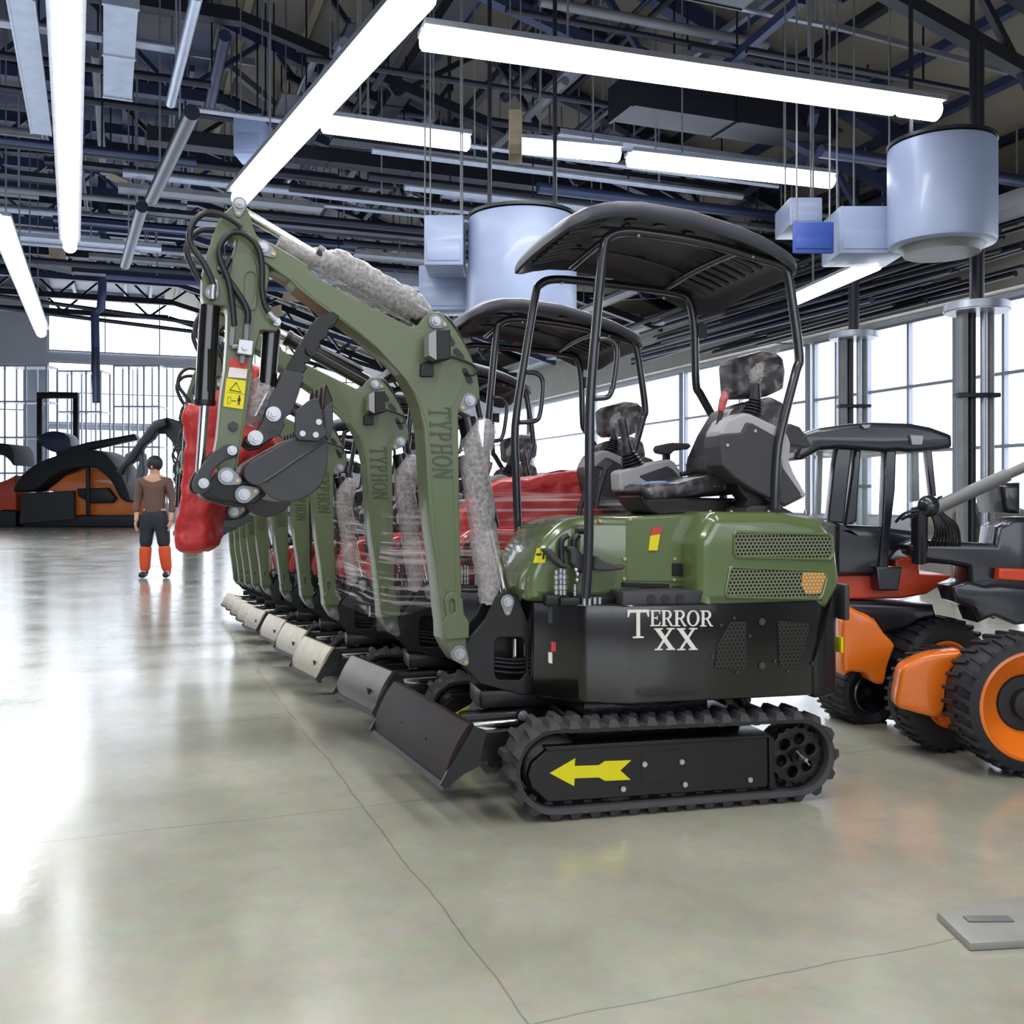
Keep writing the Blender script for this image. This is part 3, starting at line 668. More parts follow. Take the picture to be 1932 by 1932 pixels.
# boom cylinder
B0, B1 = PB.P(*Z2([(1705, 190)])[0], .07), V(.45).P(957, 1137)
bc = cylt('boom_cylinder', BLACKG, B0 + (B1 - B0) * .06, B0 + (B1 - B0) * .62, .042)
cylt('rod', CHROME, B0 + (B1 - B0) * .6, B1, .02, bc)
w2 = wrap('bubble_wrap', [PB.P(*q, .04) for q in Z2([(1830, 290), (1770, 420), (1755, 560), (1790, 780), (1810, 1000), (1835, 1200), (1825, 1330)])], [.045, .07, .066, .06, .06, .062, .05, .035], bc, 5)
tubep('hose', HOSE, [PB.P(*q, .05) for q in Z1([(1540, 690), (1600, 720), (1650, 790), (1720, 930), (1760, 1060), (1775, 1200), (1795, 1300)])], .012, boom)
# bucket cylinder
C0, C1, C2 = PB.P(*Z1([(238, 640)])[0], .05), PB.P(*Z2([(206, 190)])[0], .05), PB.P(*Z2([(178, 580)])[0], .05)
kc = cylt('bucket_cylinder', BLACKG, C0, C1, .040)
cylt('rod', CHROME, C1, C2, .018, kc)
cylt('gland', BLACK, C1 + (C0 - C1) * .06, C1, .043, kc); MB().cyl(PB.P(*Z1([(228, 1140)])[0], .005), PB.P(*Z1([(228, 900)])[0], .005), .007, n=8).build('feed_pipe', BLACK, kc)
# thumb cylinder
D0, D1 = PB.P(*Z1([(598, 770)])[0], .07), PB.P(*Z1([(570, 1140)])[0], .07)
tc_ = cylt('thumb_cylinder', BLACKG, D0, D1, .036)
cylt('rod', CHROME, D1, PB.P(*Z2([(500, 250)])[0], .07), .016, tc_)
# links
lk = plate('bucket_link', CHAR, PB, crom(Z2([(350, 420), (380, 445), (375, 490), (330, 500), (270, 540), (230, 600), (235, 660), (190, 700), (140, 690), (128, 640), (160, 570), (220, 490), (290, 430)]), 4), -.03, -.005, .005)
plate('link_plate', BLACK, PB, crom(Z2([(350, 420), (380, 445), (375, 490), (330, 500), (270, 540), (230, 600), (235, 660), (190, 700), (140, 690), (128, 640), (160, 570), (220, 490), (290, 430)]), 4), .14, .165, .005, lk)
pin(PB, *Z2([(349, 455)])[0], -.03, .022, None, lk); pin(PB, *Z2([(188, 640)])[0], -.03, .023, None, lk)
lk2 = plate('bucket_ear', BLACK, PB, Z2([(270, 580), (310, 555), (360, 570), (420, 620), (520, 640), (560, 700), (480, 760), (400, 750), (300, 740), (190, 715), (180, 660)]), -.005, .15, .006, rad=.02)
pin(PB, *Z2([(323, 600)])[0], -.012, .027, Z2([(385, 625)])[0], lk2); pin(PB, *Z2([(420, 703)])[0], -.012, .027, Z2([(486, 683)])[0], lk2)
plate('hook_plate', BLACK, PB, crom(Z2([(190, 690), (400, 690), (520, 700), (500, 745), (400, 775), (280, 755), (200, 725)]), 3), .02, .22, .006, lk2)
# bucket: two sides and a wrapped shell
bs = crom(Z2([(415, 590), (422, 550), (460, 512), (560, 455), (690, 385)]), 4, False) + Z2([(860, 378), (872, 400)]) + crom(Z2([(872, 440), (872, 560), (840, 645), (790, 695), (720, 735), (640, 745), (560, 720), (500, 665), (450, 640)]), 4, False)
bkt = plate('bucket', CHAR, PB, bs, -.09, -.07, .005)
plate('bucket_side', CHAR, PB, bs, .23, .25, .005, bkt)
q = PB.loop(crom(Z2([(872, 400), (872, 560), (840, 645), (790, 695), (720, 735), (640, 745), (560, 720), (500, 660), (450, 640), (415, 590), (422, 550), (460, 512), (560, 455), (690, 385)]), 4, False))
mb = MB(); nq = len(q); rows = []
for d in (-.08, .24): rows.append([(mb.bm.verts.new(PB.p3(t, z, d))) for t, z in q])
cx = sum(t for t, z in q) / nq; cz = sum(z for t, z in q) / nq
for d in (.24, -.08): rows.append([(mb.bm.verts.new(PB.p3(cx + (t - cx) * .9, cz + (z - cz) * .9, d))) for t, z in q])
for a, b in ((0, 1), (1, 2), (2, 3), (3, 0)):
    for k in range(nq - 1): mb.bm.faces.new((rows[a][k], rows[a][k + 1], rows[b][k + 1], rows[b][k]))
mb.bm.faces.new([r[0] for r in rows]); mb.bm.faces.new([r[-1] for r in rows]); mb.build('bucket_shell', CHAR, bkt)
plate('side_cutter', CHAR, PB, Z2([(690, 240), (762, 182), (812, 165), (835, 235), (852, 330), (868, 372), (815, 408), (705, 402), (685, 370)]), -.115, -.09, .004, bkt, .01)
mb = MB()
for x, y in ((817, 302), (727, 366), (800, 373)): c = PB.P(*Z2([(x, y)])[0], -.115); mb.cyl(c, c + n0 * .008, .012, n=14, bev=.002)
mb.builds('bolt', ZINC, bkt)
mb = MB().tube([PB.P(*q_, -.092) for q_ in Z2([(520, 632), (600, 580), (700, 510), (800, 445), (868, 400)])], .006, 6); mb.build('weld_seam', CHAR, bkt)
c = PB.P(*Z2([(475, 585)])[0], -.09); MB().cyl(c, c + n0 * .004, .045, n=28, bev=.001).build('bucket_boss', CHAR, bkt)
plate('lip', CHAR, PB, Z2([(852, 230), (905, 180), (908, 330), (880, 400), (860, 380)]), -.09, .25, .004, bkt, .004)
for k in range(4):
    d = -.085 + k * .098
    plate('bucket_tooth', BLACK, PB, Z2([(866, 72), (905, 175), (908, 330), (872, 320), (852, 215)]), d, d + .045, .005, bkt, .004)
# thumb
th = plate('thumb', CHAR, PB, Z1([(995, 695), (955, 683), (900, 688), (850, 712), (810, 760), (770, 830), (720, 910), (680, 980), (650, 1035), (690, 1060), (760, 1040), (785, 1010), (768, 985), (800, 978), (805, 940), (830, 930), (845, 895), (862, 890), (858, 855), (900, 835), (910, 780), (945, 762), (958, 735)]), 0., .035, .004, rad=.004)
th.data.materials[0] = BLACK
tb = plate('thumb_base', CHAR, PB, Z2([(645, 0), (760, 20), (730, 130), (700, 215), (680, 250), (640, 275), (650, 310), (620, 370), (560, 395), (520, 425), (460, 432), (425, 405), (440, 370), (500, 340), (530, 290), (560, 200)]), -.03, .0, .004, th, .012)
plate('thumb_plate', BLACK, PB, Z2([(645, 0), (760, 20), (730, 130), (700, 215), (680, 250), (640, 275), (650, 310), (620, 370), (560, 405), (520, 440), (460, 452), (420, 425), (440, 370), (500, 340), (530, 290), (560, 200)]), .04, .09, .004, th, .012)
for x, y, r in ((483, 383, .026), (585, 248, .026)):
    c = PB.P(*Z2([(x, y)])[0], -.03); MB().cyl(c, c + n0 * .004, r * 1.15, n=22).cyl(c + n0 * .004, c + n0 * .02, r * .95, n=6, bev=.003).cyl(c + n0 * .02, c + n0 * .03, r * .5, n=16).build('nut', ZINC, th)
c = PB.P(*Z2([(584, 357)])[0], -.0305); MB().cyl(c, c + n0 * .001, .021, n=20).build('pivot_hole', HOSE, th)
mb = MB(); c = PB.P(*Z1([(803, 910)])[0], .0); mb.cyl(c, c + n0 * .02, .022, n=20, bev=.003).cyl(c + n0 * .02, c + n0 * .024, .01, n=14); mb.build('thumb_pin', BLACK, th)
w3 = wrap('plastic_bag', [PB.P(*q, .1) for q in Z2([(470, 300), (480, 240), (520, 160), (580, 90), (610, 50)])], [.02, .055, .075, .07, .03], th, 9)

# ---- canopy
def roof():
    p = V(.0)
    prf = [p.tz(*q) for q in [(1062, 446), (1082, 430), (1121, 414), (1161, 407), (1222, 409), (1295, 422), (1367, 443), (1440, 472), (1476, 490), (1502, 502), (1536, 520)]]
    u0, u1 = prf[0][0], prf[-1][0]
    def zat(u):
        for a, b in zip(prf, prf[1:]):
            if u <= b[0] or b is prf[-1]: return a[1] + (b[1] - a[1]) * (u - a[0]) / (b[0] - a[0])
    uc, vc, hu, hv = (u0 + u1) / 2, .5, (u1 - u0) / 2, .52
    n = 72
    def pt(k, s, dz):
        a = 2 * math.pi * k / n; e = 2 / 5.5; ca, sa = math.cos(a), math.sin(a)
        x = math.copysign(abs(ca) ** e, ca); y = math.copysign(abs(sa) ** e, sa)
        u = uc + hu * x * s; v = vc + hv * y * s; edge = max(abs(x * s), abs(y * s))
        dr = max(0, min(1, (v - .55) / .45)) * max(0, min(1, (u - u0) / (u1 - u0) * 1.6 - .5)); z = zat(u) + (.025 * (1 - (abs(y) * s) ** 2)) + dz - .06 * dr * dr
        return (u, v, z)
    rings = [(0.001, .03), (.3, .03), (.6, .03), (.85, .03), (.925, .028), (.945, .0), (.975, -.004), (1., .012), (1.0, .035), (.985, .052), (.95, .062), (.8, .075), (.5, .085), (.2, .088), (.001, .088)]
    mb = MB(); RR = [[mb.bm.verts.new(pt(k, s, dz)) for k in range(n)] for s, dz in rings]
    for A, B in zip(RR, RR[1:]):
        for k in range(n): mb.bm.faces.new((A[k], A[(k + 1) % n], B[(k + 1) % n], B[k]))
    mb.bm.faces.new(RR[0]); mb.bm.faces.new(RR[-1][::-1])
    o = mb.build('canopy_roof', ROOF, EX, 50)
    mb = MB()
    for k in range(7):
        for f0 in (.1, .62 + .01): 
            u = u0 + (u1 - u0) * (f0 + .0 + k * .022) if False else None
    for k in range(9):
        v = .16 + k * .085
        for ua, ub in ((u0 + .1, u0 + .24), (u1 - .3, u1 - .12)):
            a, b = Vector((ua, v, zat(ua) + .028)), Vector((ub, v, zat(ub) + .028)); mb.tube([a, b], .012, 6)
    for v in (.3, .7): mb.tube([Vector((u0 + (u1 - u0) * k / 8, v, zat(u0 + (u1 - u0) * k / 8) + .03)) for k in range(1, 8)], .008, 6)
    mb.builds('roof_rib', ROOF, o)
    mb = MB()
    for f, v in ((.33, .22), (.45, .22), (.57, .22), (.38, .4), (.3, .56), (.25, .72), (.55, .74)):
        u = u0 + (u1 - u0) * f; z = zat(u) + .03 + .025 * (1 - ((v - .5) / .52) ** 2); mb.cyl((u, v, z - .008), (u, v, z + .01), .03, n=20, bev=.003)
    mb.builds('roof_plug', HOSE, o)
    return o, zat, u0, u1
RF, zroof, ru0, ru1 = roof()
def frame_tube(name, v, L, r=.021, sub=4, par=EX): return tubep(name, CANTU, [V(v).P(*q) for q in L], r, par, 12, sub)
nf = frame_tube('canopy_post', .1, [(1104, 1130), (1108, 1080), (1111, 1000), (1112, 880), (1114, 751), (1126, 600), (1139, 470), (1150, 446), (1178, 437), (1220, 440), (1330, 458), (1430, 486), (1470, 498), (1485, 515), (1495, 570), (1508, 672), (1502, 700), (1476, 802), (1466, 860), (1462, 960)])
ff = frame_tube('canopy_post', .9, [(992, 1130), (985, 1090), (978, 1010), (974, 900), (972, 806), (990, 680), (1010, 560), (1020, 536), (1050, 527), (1120, 533), (1230, 546), (1285, 556), (1302, 572), (1310, 620), (1313, 722), (1322, 745), (1353, 802), (1362, 830), (1365, 960)])
a, b = V(.1).P(1111, 1000), V(.9).P(978, 999); tubep('front_crossbar', CANTU, [a, a + (b - a) * .5, b], .019)
for f in (.28, .72):
    u = ru0 + (ru1 - ru0) * f; tubep('roof_crossbar', CANTU, [(u, .1, zroof(u) - .012), (u, .5, zroof(u) + .0), (u, .9, zroof(u) - .012)], .016)
for v, L in ((.1, [(1128, 640), (1148, 641), (1161, 650), (1164, 670), (1158, 720), (1152, 742), (1143, 750), (1116, 752)]), (.9, [(990, 702), (1010, 704), (1022, 714), (1024, 735), (1019, 780), (1010, 794), (980, 797)])):
    frame_tube('grab_handle', v, L, .012)
plate('lamp_mount', BLACK, V(.88), Z3([(1262, 685), (1310, 690), (1308, 770), (1262, 762)]), 0, .006, .001, rad=.006)
mb = MB()
for v, x, y in ((.08, 1205, 444), (.08, 1421, 484), (.88, 1060, 533), (.88, 1253, 562)): c = V(v).P(x, y); mb.sphere(c, .009, n=10)
mb.builds('bolt', ZINC, RF)

# ---- seat and consoles
seat = plate('seat_pan', BLACK, V(.34), ZC([(715, 1010), (760, 1040), (1100, 1030), (1350, 1035), (1460, 1090), (1440, 1125), (1100, 1140), (840, 1150), (780, 1125), (725, 1060)]), 0, .3, .012, rad=.02)
cu_ = ZC([(725, 990, .02), (735, 950, .03), (790, 938), (980, 930), (1090, 900), (1180, 885), (1330, 905), (1420, 950), (1380, 1010), (1130, 1030), (900, 1045), (760, 1052, .03)])
plate('seat_cushion', SEAT, V(.36), cu_, 0, .27, .04, rad=.03, res=4)
plate('plastic_cover', CLEAR, V(.36), [(x, y - (4 if y < 940 else 0)) + tuple(r) for x, y, *r in cu_], -.008, .278, .04, rad=.03, res=3)
br = ZC([(1150, 890), (1170, 760), (1235, 610), (1330, 450), (1450, 400), (1580, 370), (1680, 420), (1700, 520), (1690, 660), (1640, 820), (1560, 930), (1300, 930)])
plate('seat_backrest', SEAT, V(.4), br, 0, .28, .035, rad=.05, res=4)
plate('plastic_cover', CLEAR, V(.4), br, -.01, .29, .04, rad=.06, res=3)
hr = ZC([(1330, 150), (1365, 112), (1520, 68), (1620, 80), (1665, 120), (1680, 210), (1668, 320), (1560, 370), (1380, 376), (1345, 345)])
plate('headrest', SEAT, V(.44), hr, 0, .2, .04, rad=.03, res=4)
hc_ = ZC([(1322, 145), (1362, 104), (1520, 58), (1630, 30), (1670, 110), (1690, 210), (1680, 330), (1580, 384), (1380, 384), (1338, 350)])
plate('plastic_cover', CLEAR, V(.44), hc_, -.012, .212, .04, rad=.03, res=3)
plate('blue_sheet', BLUEP, V(.36), ZC([(740, 940), (880, 920), (950, 935), (850, 955), (760, 970)]), .03, .2, .003)
c = V(.3).P(*ZC([(1348, 1045)])[0]); MB().cyl(c, c + Vector((0, -.012, 0)), .011, n=10, bev=.002).cyl(c + Vector((0, .1, 0)), c, .008, n=8).build('seat_bolt', ZINC, seat)
def bellows(name, pl, base, top, r0, r1, n=5, d=0.):
    a, b = pl.P(*base, d), pl.P(*top, d); mb = MB(); prof = []
    for k in range(n):
        r = r0 + (r1 - r0) * k / (n - 1); L = (b - a).length / n
        prof += [(r * .78, L * k), (r, L * (k + .3)), (r, L * (k + .6)), (r * .78, L * (k + .95))]
    mb.lathe(prof, a, b - a, 24); return mb.build(name, HOSE, EX, 50)
con = plate('right_console', MGREY, V(.12), ZC([(1235, 600), (1280, 520), (1395, 478), (1440, 485), (1600, 560), (1680, 620), (1702, 680), (1692, 790), (1722, 870), (1802, 1010), (1792, 1030), (1660, 1096), (1560, 1040), (1440, 960), (1330, 900), (1250, 820), (1230, 680)]), 0, .15, .015, rad=.02, res=3)
plate('console_panel', DGREY, V(.12), ZC([(1232, 618), (1370, 608), (1402, 543), (1440, 548), (1622, 648), (1640, 836), (1764, 1012), (1762, 1030), (1655, 1086), (1450, 985), (1330, 905), (1240, 820), (1228, 700)]), -.014, .155, .01, con, .012)
mb = MB()
for x, y in ((1455, 598), (1755, 1010), (1275, 690)): c = V(.12).P(*ZC([(x, y)])[0], -.014); mb.cyl(c, c + Vector((0, -.004, 0)), .007, n=10)
mb.builds('screw', ZINC, con)
plate('console_column', BLACK, V(.16), ZC([(1330, 850), (1450, 960), (1560, 1040), (1640, 1090), (1700, 1120), (1400, 1120), (1420, 1050), (1360, 980)]), 0, .12, .008)
plate('swivel_base', DGREY, V(.14), ZC([(1410, 1105), (1450, 1085), (1620, 1080), (1720, 1130), (1410, 1130)]), 0, .3, .004)
bellows('joystick_boot', V(.2), ZC([(1440, 490)])[0], ZC([(1468, 385)])[0], .048, .03)
cylt('joystick', HOSE, V(.2).P(*ZC([(1466, 395)])[0]), V(.2).P(*ZC([(1476, 250)])[0]), .026, EX, .002, .012)
wrap('joystick_grip', [V(.2).P(*q) for q in ZC([(1478, 300), (1470, 250), (1485, 200), (1510, 160)])], [.012, .026, .03, .022, .008], EX, 12, BUBBLE)
lv = tubep('safety_lever', HOSE, [V(.2).P(*q) for q in ZC([(1300, 860), (1260, 780), (1205, 730), (1200, 690), (1215, 610), (1245, 460)])], .011)
MB().tube([V(.2).P(*q) for q in ZC([(1240, 470), (1258, 400), (1272, 345)])], [.014, .019, .015], 12).build('lever_grip', REDD, lv)
wrap('grip_film', [V(.2).P(*q) for q in ZC([(1243, 450), (1262, 380), (1290, 320)])], [.02, .025, .012], lv, 14, CLEAR)
plate('side_shell', DGREY, V(.34), ZC([(1640, 590), (1690, 545), (1760, 570), (1840, 690), (1800, 710), (1700, 690)]), 0, .2, .01, rad=.02)
# left console on the far side
lc = plate('left_console', MGREY, V(.7), ZC([(578, 868), (600, 852), (800, 800), (910, 780), (945, 800), (1015, 915), (700, 950), (695, 985), (600, 995), (585, 980)]), 0, .13, .012, rad=.015, res=3)
plate('console_panel', DGREY, V(.7), ZC([(702, 892), (890, 826), (925, 845), (1000, 925), (770, 930)]), -.004, .02, .003, lc, .008)
plate('console_foot', BLACK, V(.7), ZC([(590, 985), (700, 980), (760, 1060), (800, 1130), (720, 1135), (640, 1060)]), 0, .12, .006, rad=.01)
bellows('joystick_boot', V(.76), ZC([(668, 835)])[0], ZC([(635, 735)])[0], .062, .038)
cylt('joystick', HOSE, V(.76).P(*ZC([(638, 745)])[0]), V(.76).P(*ZC([(620, 640)])[0]), .03, EX, .002, .02)
wrap('joystick_grip', [V(.76).P(*q) for q in ZC([(640, 700), (625, 600), (605, 530), (595, 500)])], [.03, .05, .052, .045, .015], EX, 16, CLEAR)
MB().tube([V(.76).P(*q) for q in ZC([(625, 660), (608, 580), (598, 520)])], [.02, .026, .024], 12).build('grip', HOSE, EX)
ar_ = plate('armrest', DGREY, V(.72), ZC([(835, 712), (848, 690), (930, 672), (1040, 678), (1052, 700), (1030, 716), (940, 728), (920, 748), (880, 748), (845, 738)]), 0, .08, .008, rad=.01, res=3)
plate('armrest_post', BLACK, V(.74), ZC([(878, 740), (915, 740), (915, 800), (878, 800)]), 0, .04, .004, ar_)
mb = MB().sphere(V(.6).P(*ZC([(1065, 850)])[0]), .018).tube([V(.6).P(*q) for q in ZC([(980, 880), (1030, 870), (1070, 885), (1065, 850)])], .012, 8); mb.build('lock_knob', HOSE, EX)
for L, v in (([(430, 1090), (445, 1000), (475, 900)], .42), ([(305, 1195), (330, 1090), (362, 980)], .58)):
    tl_ = tubep('travel_lever', HOSE, [V(v).P(*q) for q in ZC(L)], .012)
plate('lever_grip', HOSE, V(.42), ZC([(425, 830), (500, 775), (545, 795), (545, 820), (510, 850), (490, 905), (460, 905), (475, 845)]), 0, .035, .008, rad=.008)
EX['label'] = 'olive green mini excavator with black canopy, yellow arrow and white lettering at the head of the row'
EX['category'] = 'excavator'; EX['group'] = 'mini excavators parked in a row'
# ------------------------------------------------------------------ the other machines of the row
RM = Matrix.Rotation(YAW, 3, 'Z')
PIN = PB.P(*Z2([(1645, 1608)])[0]); PINW = ROOT + RM @ PIN
def dup(o, parent, skip):
    c = o.copy(); COL.objects.link(c); c.parent = parent
    for k in ('label', 'category', 'group'):
        if k in c and parent is not None and k != 'label': del c[k]
    for ch in KIDS.get(o.name, ()):
        if ch.name.split('.')[0] not in skip: dup(ch, c, skip)
    return c
KIDS = {}
for o in bpy.data.objects:
    if o.parent: KIDS.setdefault(o.parent.name, []).append(o)
FINE = {'bolt', 'screw', 'caution_decal', 'lever_decal', 'decal_print', 'red_sticker', 'white_sticker', 'sticker_print', 'rubber_plug', 'grease_nipple', 'hydraulic_fitting', 'pedal', 'pedal_rod',
        'data_plate', 'warning_tag', 'cable_terminal', 'hose_slot', 'plug', 'valve_fitting', 'hinge', 'sill_strip', 'roof_plug', 'grip', 'joystick_grip', 'grip_film', 'plastic_cover', 'blue_sheet', 'weld_seam',
        'seat_bolt', 'lock_knob', 'socket_hole', 'lamp_cable', 'roof_rib', 'lamp_mount', 'hydraulic_hose', 'plastic_bag', 'feed_pipe', 'valve_knob', 'frame_lip', 'cover_panel', 'yellow_sticker', 'motor_guard'}
ROW = [(740, 1187, .734), (629, 1163, .575), (583, 1145, .474), (543, 1135, .402), (505, 1125, .35), (486, 1121, .309), (471, 1117, .277), (459, 1114, .25), (448, 1112, .229)]
ORD = ['second', 'third', 'fourth', 'fifth', 'sixth', 'seventh', 'eighth', 'ninth', 'last']
LAB = ['second excavator in the row, green boom over a red film-wrapped hood', 'third excavator in the row, bubble wrap on its boom cylinder',
       'fourth excavator in the row, green boom right behind the third', 'fifth excavator in the row with worn shiny blade', 'sixth excavator in the row, pale blade half hidden',
       'seventh excavator in the row, counted from the big front one', 'eighth excavator in the row, third from the far end', 'ninth excavator in the row, last but one', 'tenth excavator, far end of the row of green booms']
REDSET = {'engine_hood', 'hood_side_panel', 'access_cover', 'grille_frame'}
ROOTS = []
STEELD = mat('rubbed_steel', (76, 70, 62), .3, metal=.7, mottle=.4, mscale=6)
for i, (px, py, s) in enumerate(ROW):
    S = EYE / ((py - HY) * PINW.y / (F * s) + PIN.z); S = S ** .9
    Y = S * PINW.y / s; w = Vector(((px - CX) / F * Y, Y, 0)); off = RM @ Vector((PIN.x, PIN.y, 0)) * S
    skip = set(FINE) if i >= 2 else {'plastic_bag'}
    r = EX.copy(); COL.objects.link(r); r.location = (w.x - off.x, w.y - off.y, 0); r.scale = (S, S * (.72 if i >= 6 else .8 if i >= 4 else 1), S); off = RM @ Vector((PIN.x * S, PIN.y * r.scale[1], 0)); r.location = (w.x - off.x, w.y - off.y, 0)
    r['label'] = LAB[i]
    for ch in KIDS[EX.name]:
        if ch.name.split('.')[0] not in skip:
            c = dup(ch, r, skip | ({'bubble_wrap'} if ch.name.startswith('arm_cylinder') else set()))
    ROOTS.append((r, S, Y))
    st = [r]
    while st:
        q = st.pop()
        st += list(q.children)
        b = q.name.split('.')[0]
        if q.type != 'MESH': continue
        nm = None
        if b in REDSET: nm = REDP
        elif b in ('upper_grille', 'lower_grille'): nm = HEXR
        elif b == 'dozer_blade' and i >= 1: nm = STEELW
        elif b == 'dozer_blade': nm = STEELD
        if b == 'dozer_blade':
            q.scale = (1, .66, 1); q.location.y += .16
        if nm is not None: q.material_slots[0].link = 'OBJECT'; q.material_slots[0].material = nm
EX['label'] = 'nearest mini excavator, olive green with black canopy and yellow arrow'

# ------------------------------------------------------------------ world helpers
def W(px, py, Y): return Vector(((px - CX) / F * Y, Y, EYE + (HY - py) / F * Y))
def G(px, py): Y = F * EYE / (py - HY); return Vector(((px - CX) / F * Y, Y, 0))
def Cz(px, py, z): return W(px, py, F * (z - EYE) / (HY - py))
class WP(Plane):
    """vertical plane of the hall through the point (x0, y0), turned a degrees"""
    def tz(s, px, py):
        d = Vector(((px - CX) / F, 1, (HY - py) / F)); n = (-s.s, s.c)
        k = (n[0] * s.u0 + n[1] * s.v0) / (n[0] * d.x + n[1] * d.y)
        p = d * k; return (p.x - s.u0) * s.c + (p.y - s.v0) * s.s, p.z + EYE
def wp(Y, a=0.): return WP(0, Y, a)
def own(o, root):
    """moves a world-space mesh under its thing"""
    o.data.transform(Matrix.Translation(-root.location)); o.parent = root; return o
def wplate(name, m, pl, loops, d0, d1, root, bev=.004, **k):
    o = plate(name, m, pl, loops, d0, d1, bev, None, **k); return own(o, root) if root else o
def sub(o, par, root):
    o.data.transform(Matrix.Translation(-root.location)); o.parent = par; return o

# ------------------------------------------------------------------ covers and film on the second machine
TARP = mat('red_tarpaulin', (172, 34, 36), .45, bump=.5, bscale=9, mottle=.08, mscale=6)
def puff(o, amp, seed, sc=6):
    from mathutils import noise
    for v in o.data.vertices:
        n = noise.noise_vector(v.co * sc + Vector((seed, 0, 0))); v.co += n * amp
    o.data.update()
def grid_solid(name, m, rows, thick, parent=None):
    """a sheet through rows of points, given thickness"""
    mb = MB(); V_ = [[mb.bm.verts.new(p) for p in r] for r in rows]
    for a, b in zip(V_, V_[1:]):
        for k in range(len(a) - 1): mb.bm.faces.new((a[k], a[k + 1], b[k + 1], b[k]))
    if thick: bmesh.ops.solidify(mb.bm, geom=mb.bm.faces[:], thickness=thick)
    return mb.build(name, m, parent, 70)
def blanket(name, outline, Y, a, d0, d1, bev, sub_n, amp, seed):
    o = plate(name, TARP, wp(Y, a), outline, d0, d1, bev, None, res=4)
    bm = bmesh.new(); bm.from_mesh(o.data); bmesh.ops.triangulate(bm, faces=[f for f in bm.faces if len(f.verts) > 4])
    LIM = [.3, .15, .07, .035, .022]
    for _ in range(5): bmesh.ops.subdivide_edges(bm, edges=[e for e in bm.edges if e.calc_length() > LIM[_]], cuts=1, use_grid_fill=True)
    bm.to_mesh(o.data); bm.free(); puff(o, amp * 1.3, seed, 6); puff(o, amp * .8, seed + 5, 17); puff(o, amp * .3, seed + 9, 40); smooth(o.data, 80); return o
tp = blanket('tarpaulin', crom([(872, 1000), (890, 950), (945, 908), (1050, 893), (1150, 884), (1225, 880), (1240, 960), (1240, 1130), (1100, 1140), (960, 1140), (885, 1138), (868, 1090)], 3), 5.62, 10, 0, .5, .05, 3, .012, 3)
tag(tp, 'red tarpaulin over the hood of the second excavator', 'tarpaulin')
ac_ = blanket('arm_cover', crom([(345, 770), (378, 762), (410, 735), (420, 695), (455, 683), (485, 690), (498, 720), (500, 800), (515, 830), (500, 850), (450, 880), (425, 925), (400, 960), (390, 1035), (335, 1040), (330, 1000), (342, 870)], 3), 4.82, 8, 0, .5, .04, 3, .014, 8)
tag(ac_, 'red cover hung round the raised arm behind the yellow warning sticker', 'cover')
top = [(590, 950, 7.2), (640, 945, 6.4), (700, 950, 5.62), (745, 975, 5.36), (800, 960, 5.36), (880, 930, 5.36), (960, 925, 5.36), (1080, 930, 5.4), (1200, 945, 5.46)]
bot = [(600, 1105, 7.2), (645, 1140, 6.4), (700, 1165, 5.62), (745, 1165, 5.36), (800, 1150, 5.36), (880, 1130, 5.36), (960, 1115, 5.36), (1080, 1070, 5.4), (1200, 1020, 5.46)]
rows = []
for f in [k / 8 for k in range(9)]: rows.append([W(a[0] + (b[0] - a[0]) * f, a[1] + (b[1] - a[1]) * f, a[2] - .03 * math.sin(f * 9 + a[0])) for a, b in zip(top, bot)])
sf = grid_solid('stretch_film', STRETCH, rows, 0); tag(sf, 'clear stretch film pulled round the booms and red hoods behind the front machine', 'film', kind='stuff')

# ------------------------------------------------------------------ hall
A = R(21); E1 = Vector((-math.sin(A), math.cos(A), 0)); E2 = Vector((math.cos(A), math.sin(A), 0)); ZC_ = 12.5
def E(s, t, z): return E1 * s + E2 * t + Vector((0, 0, z))      # hall coordinates: depth, across, height
def hallbox(mb, s0, s1, t0, t1, z0, z1):
    M = Matrix(((E1.x, E2.x, 0, 0), (E1.y, E2.y, 0, 0), (0, 0, 1, 0), (0, 0, 0, 1)))
    return mb.box((s0, t0, z0), (s1, t1, z1), M=M)
SF = (Vector((-22, 55, 0))).dot(E1); TR_ = Vector((10.2, 20, 0)).dot(E2)
S0, T0 = -14., -34.
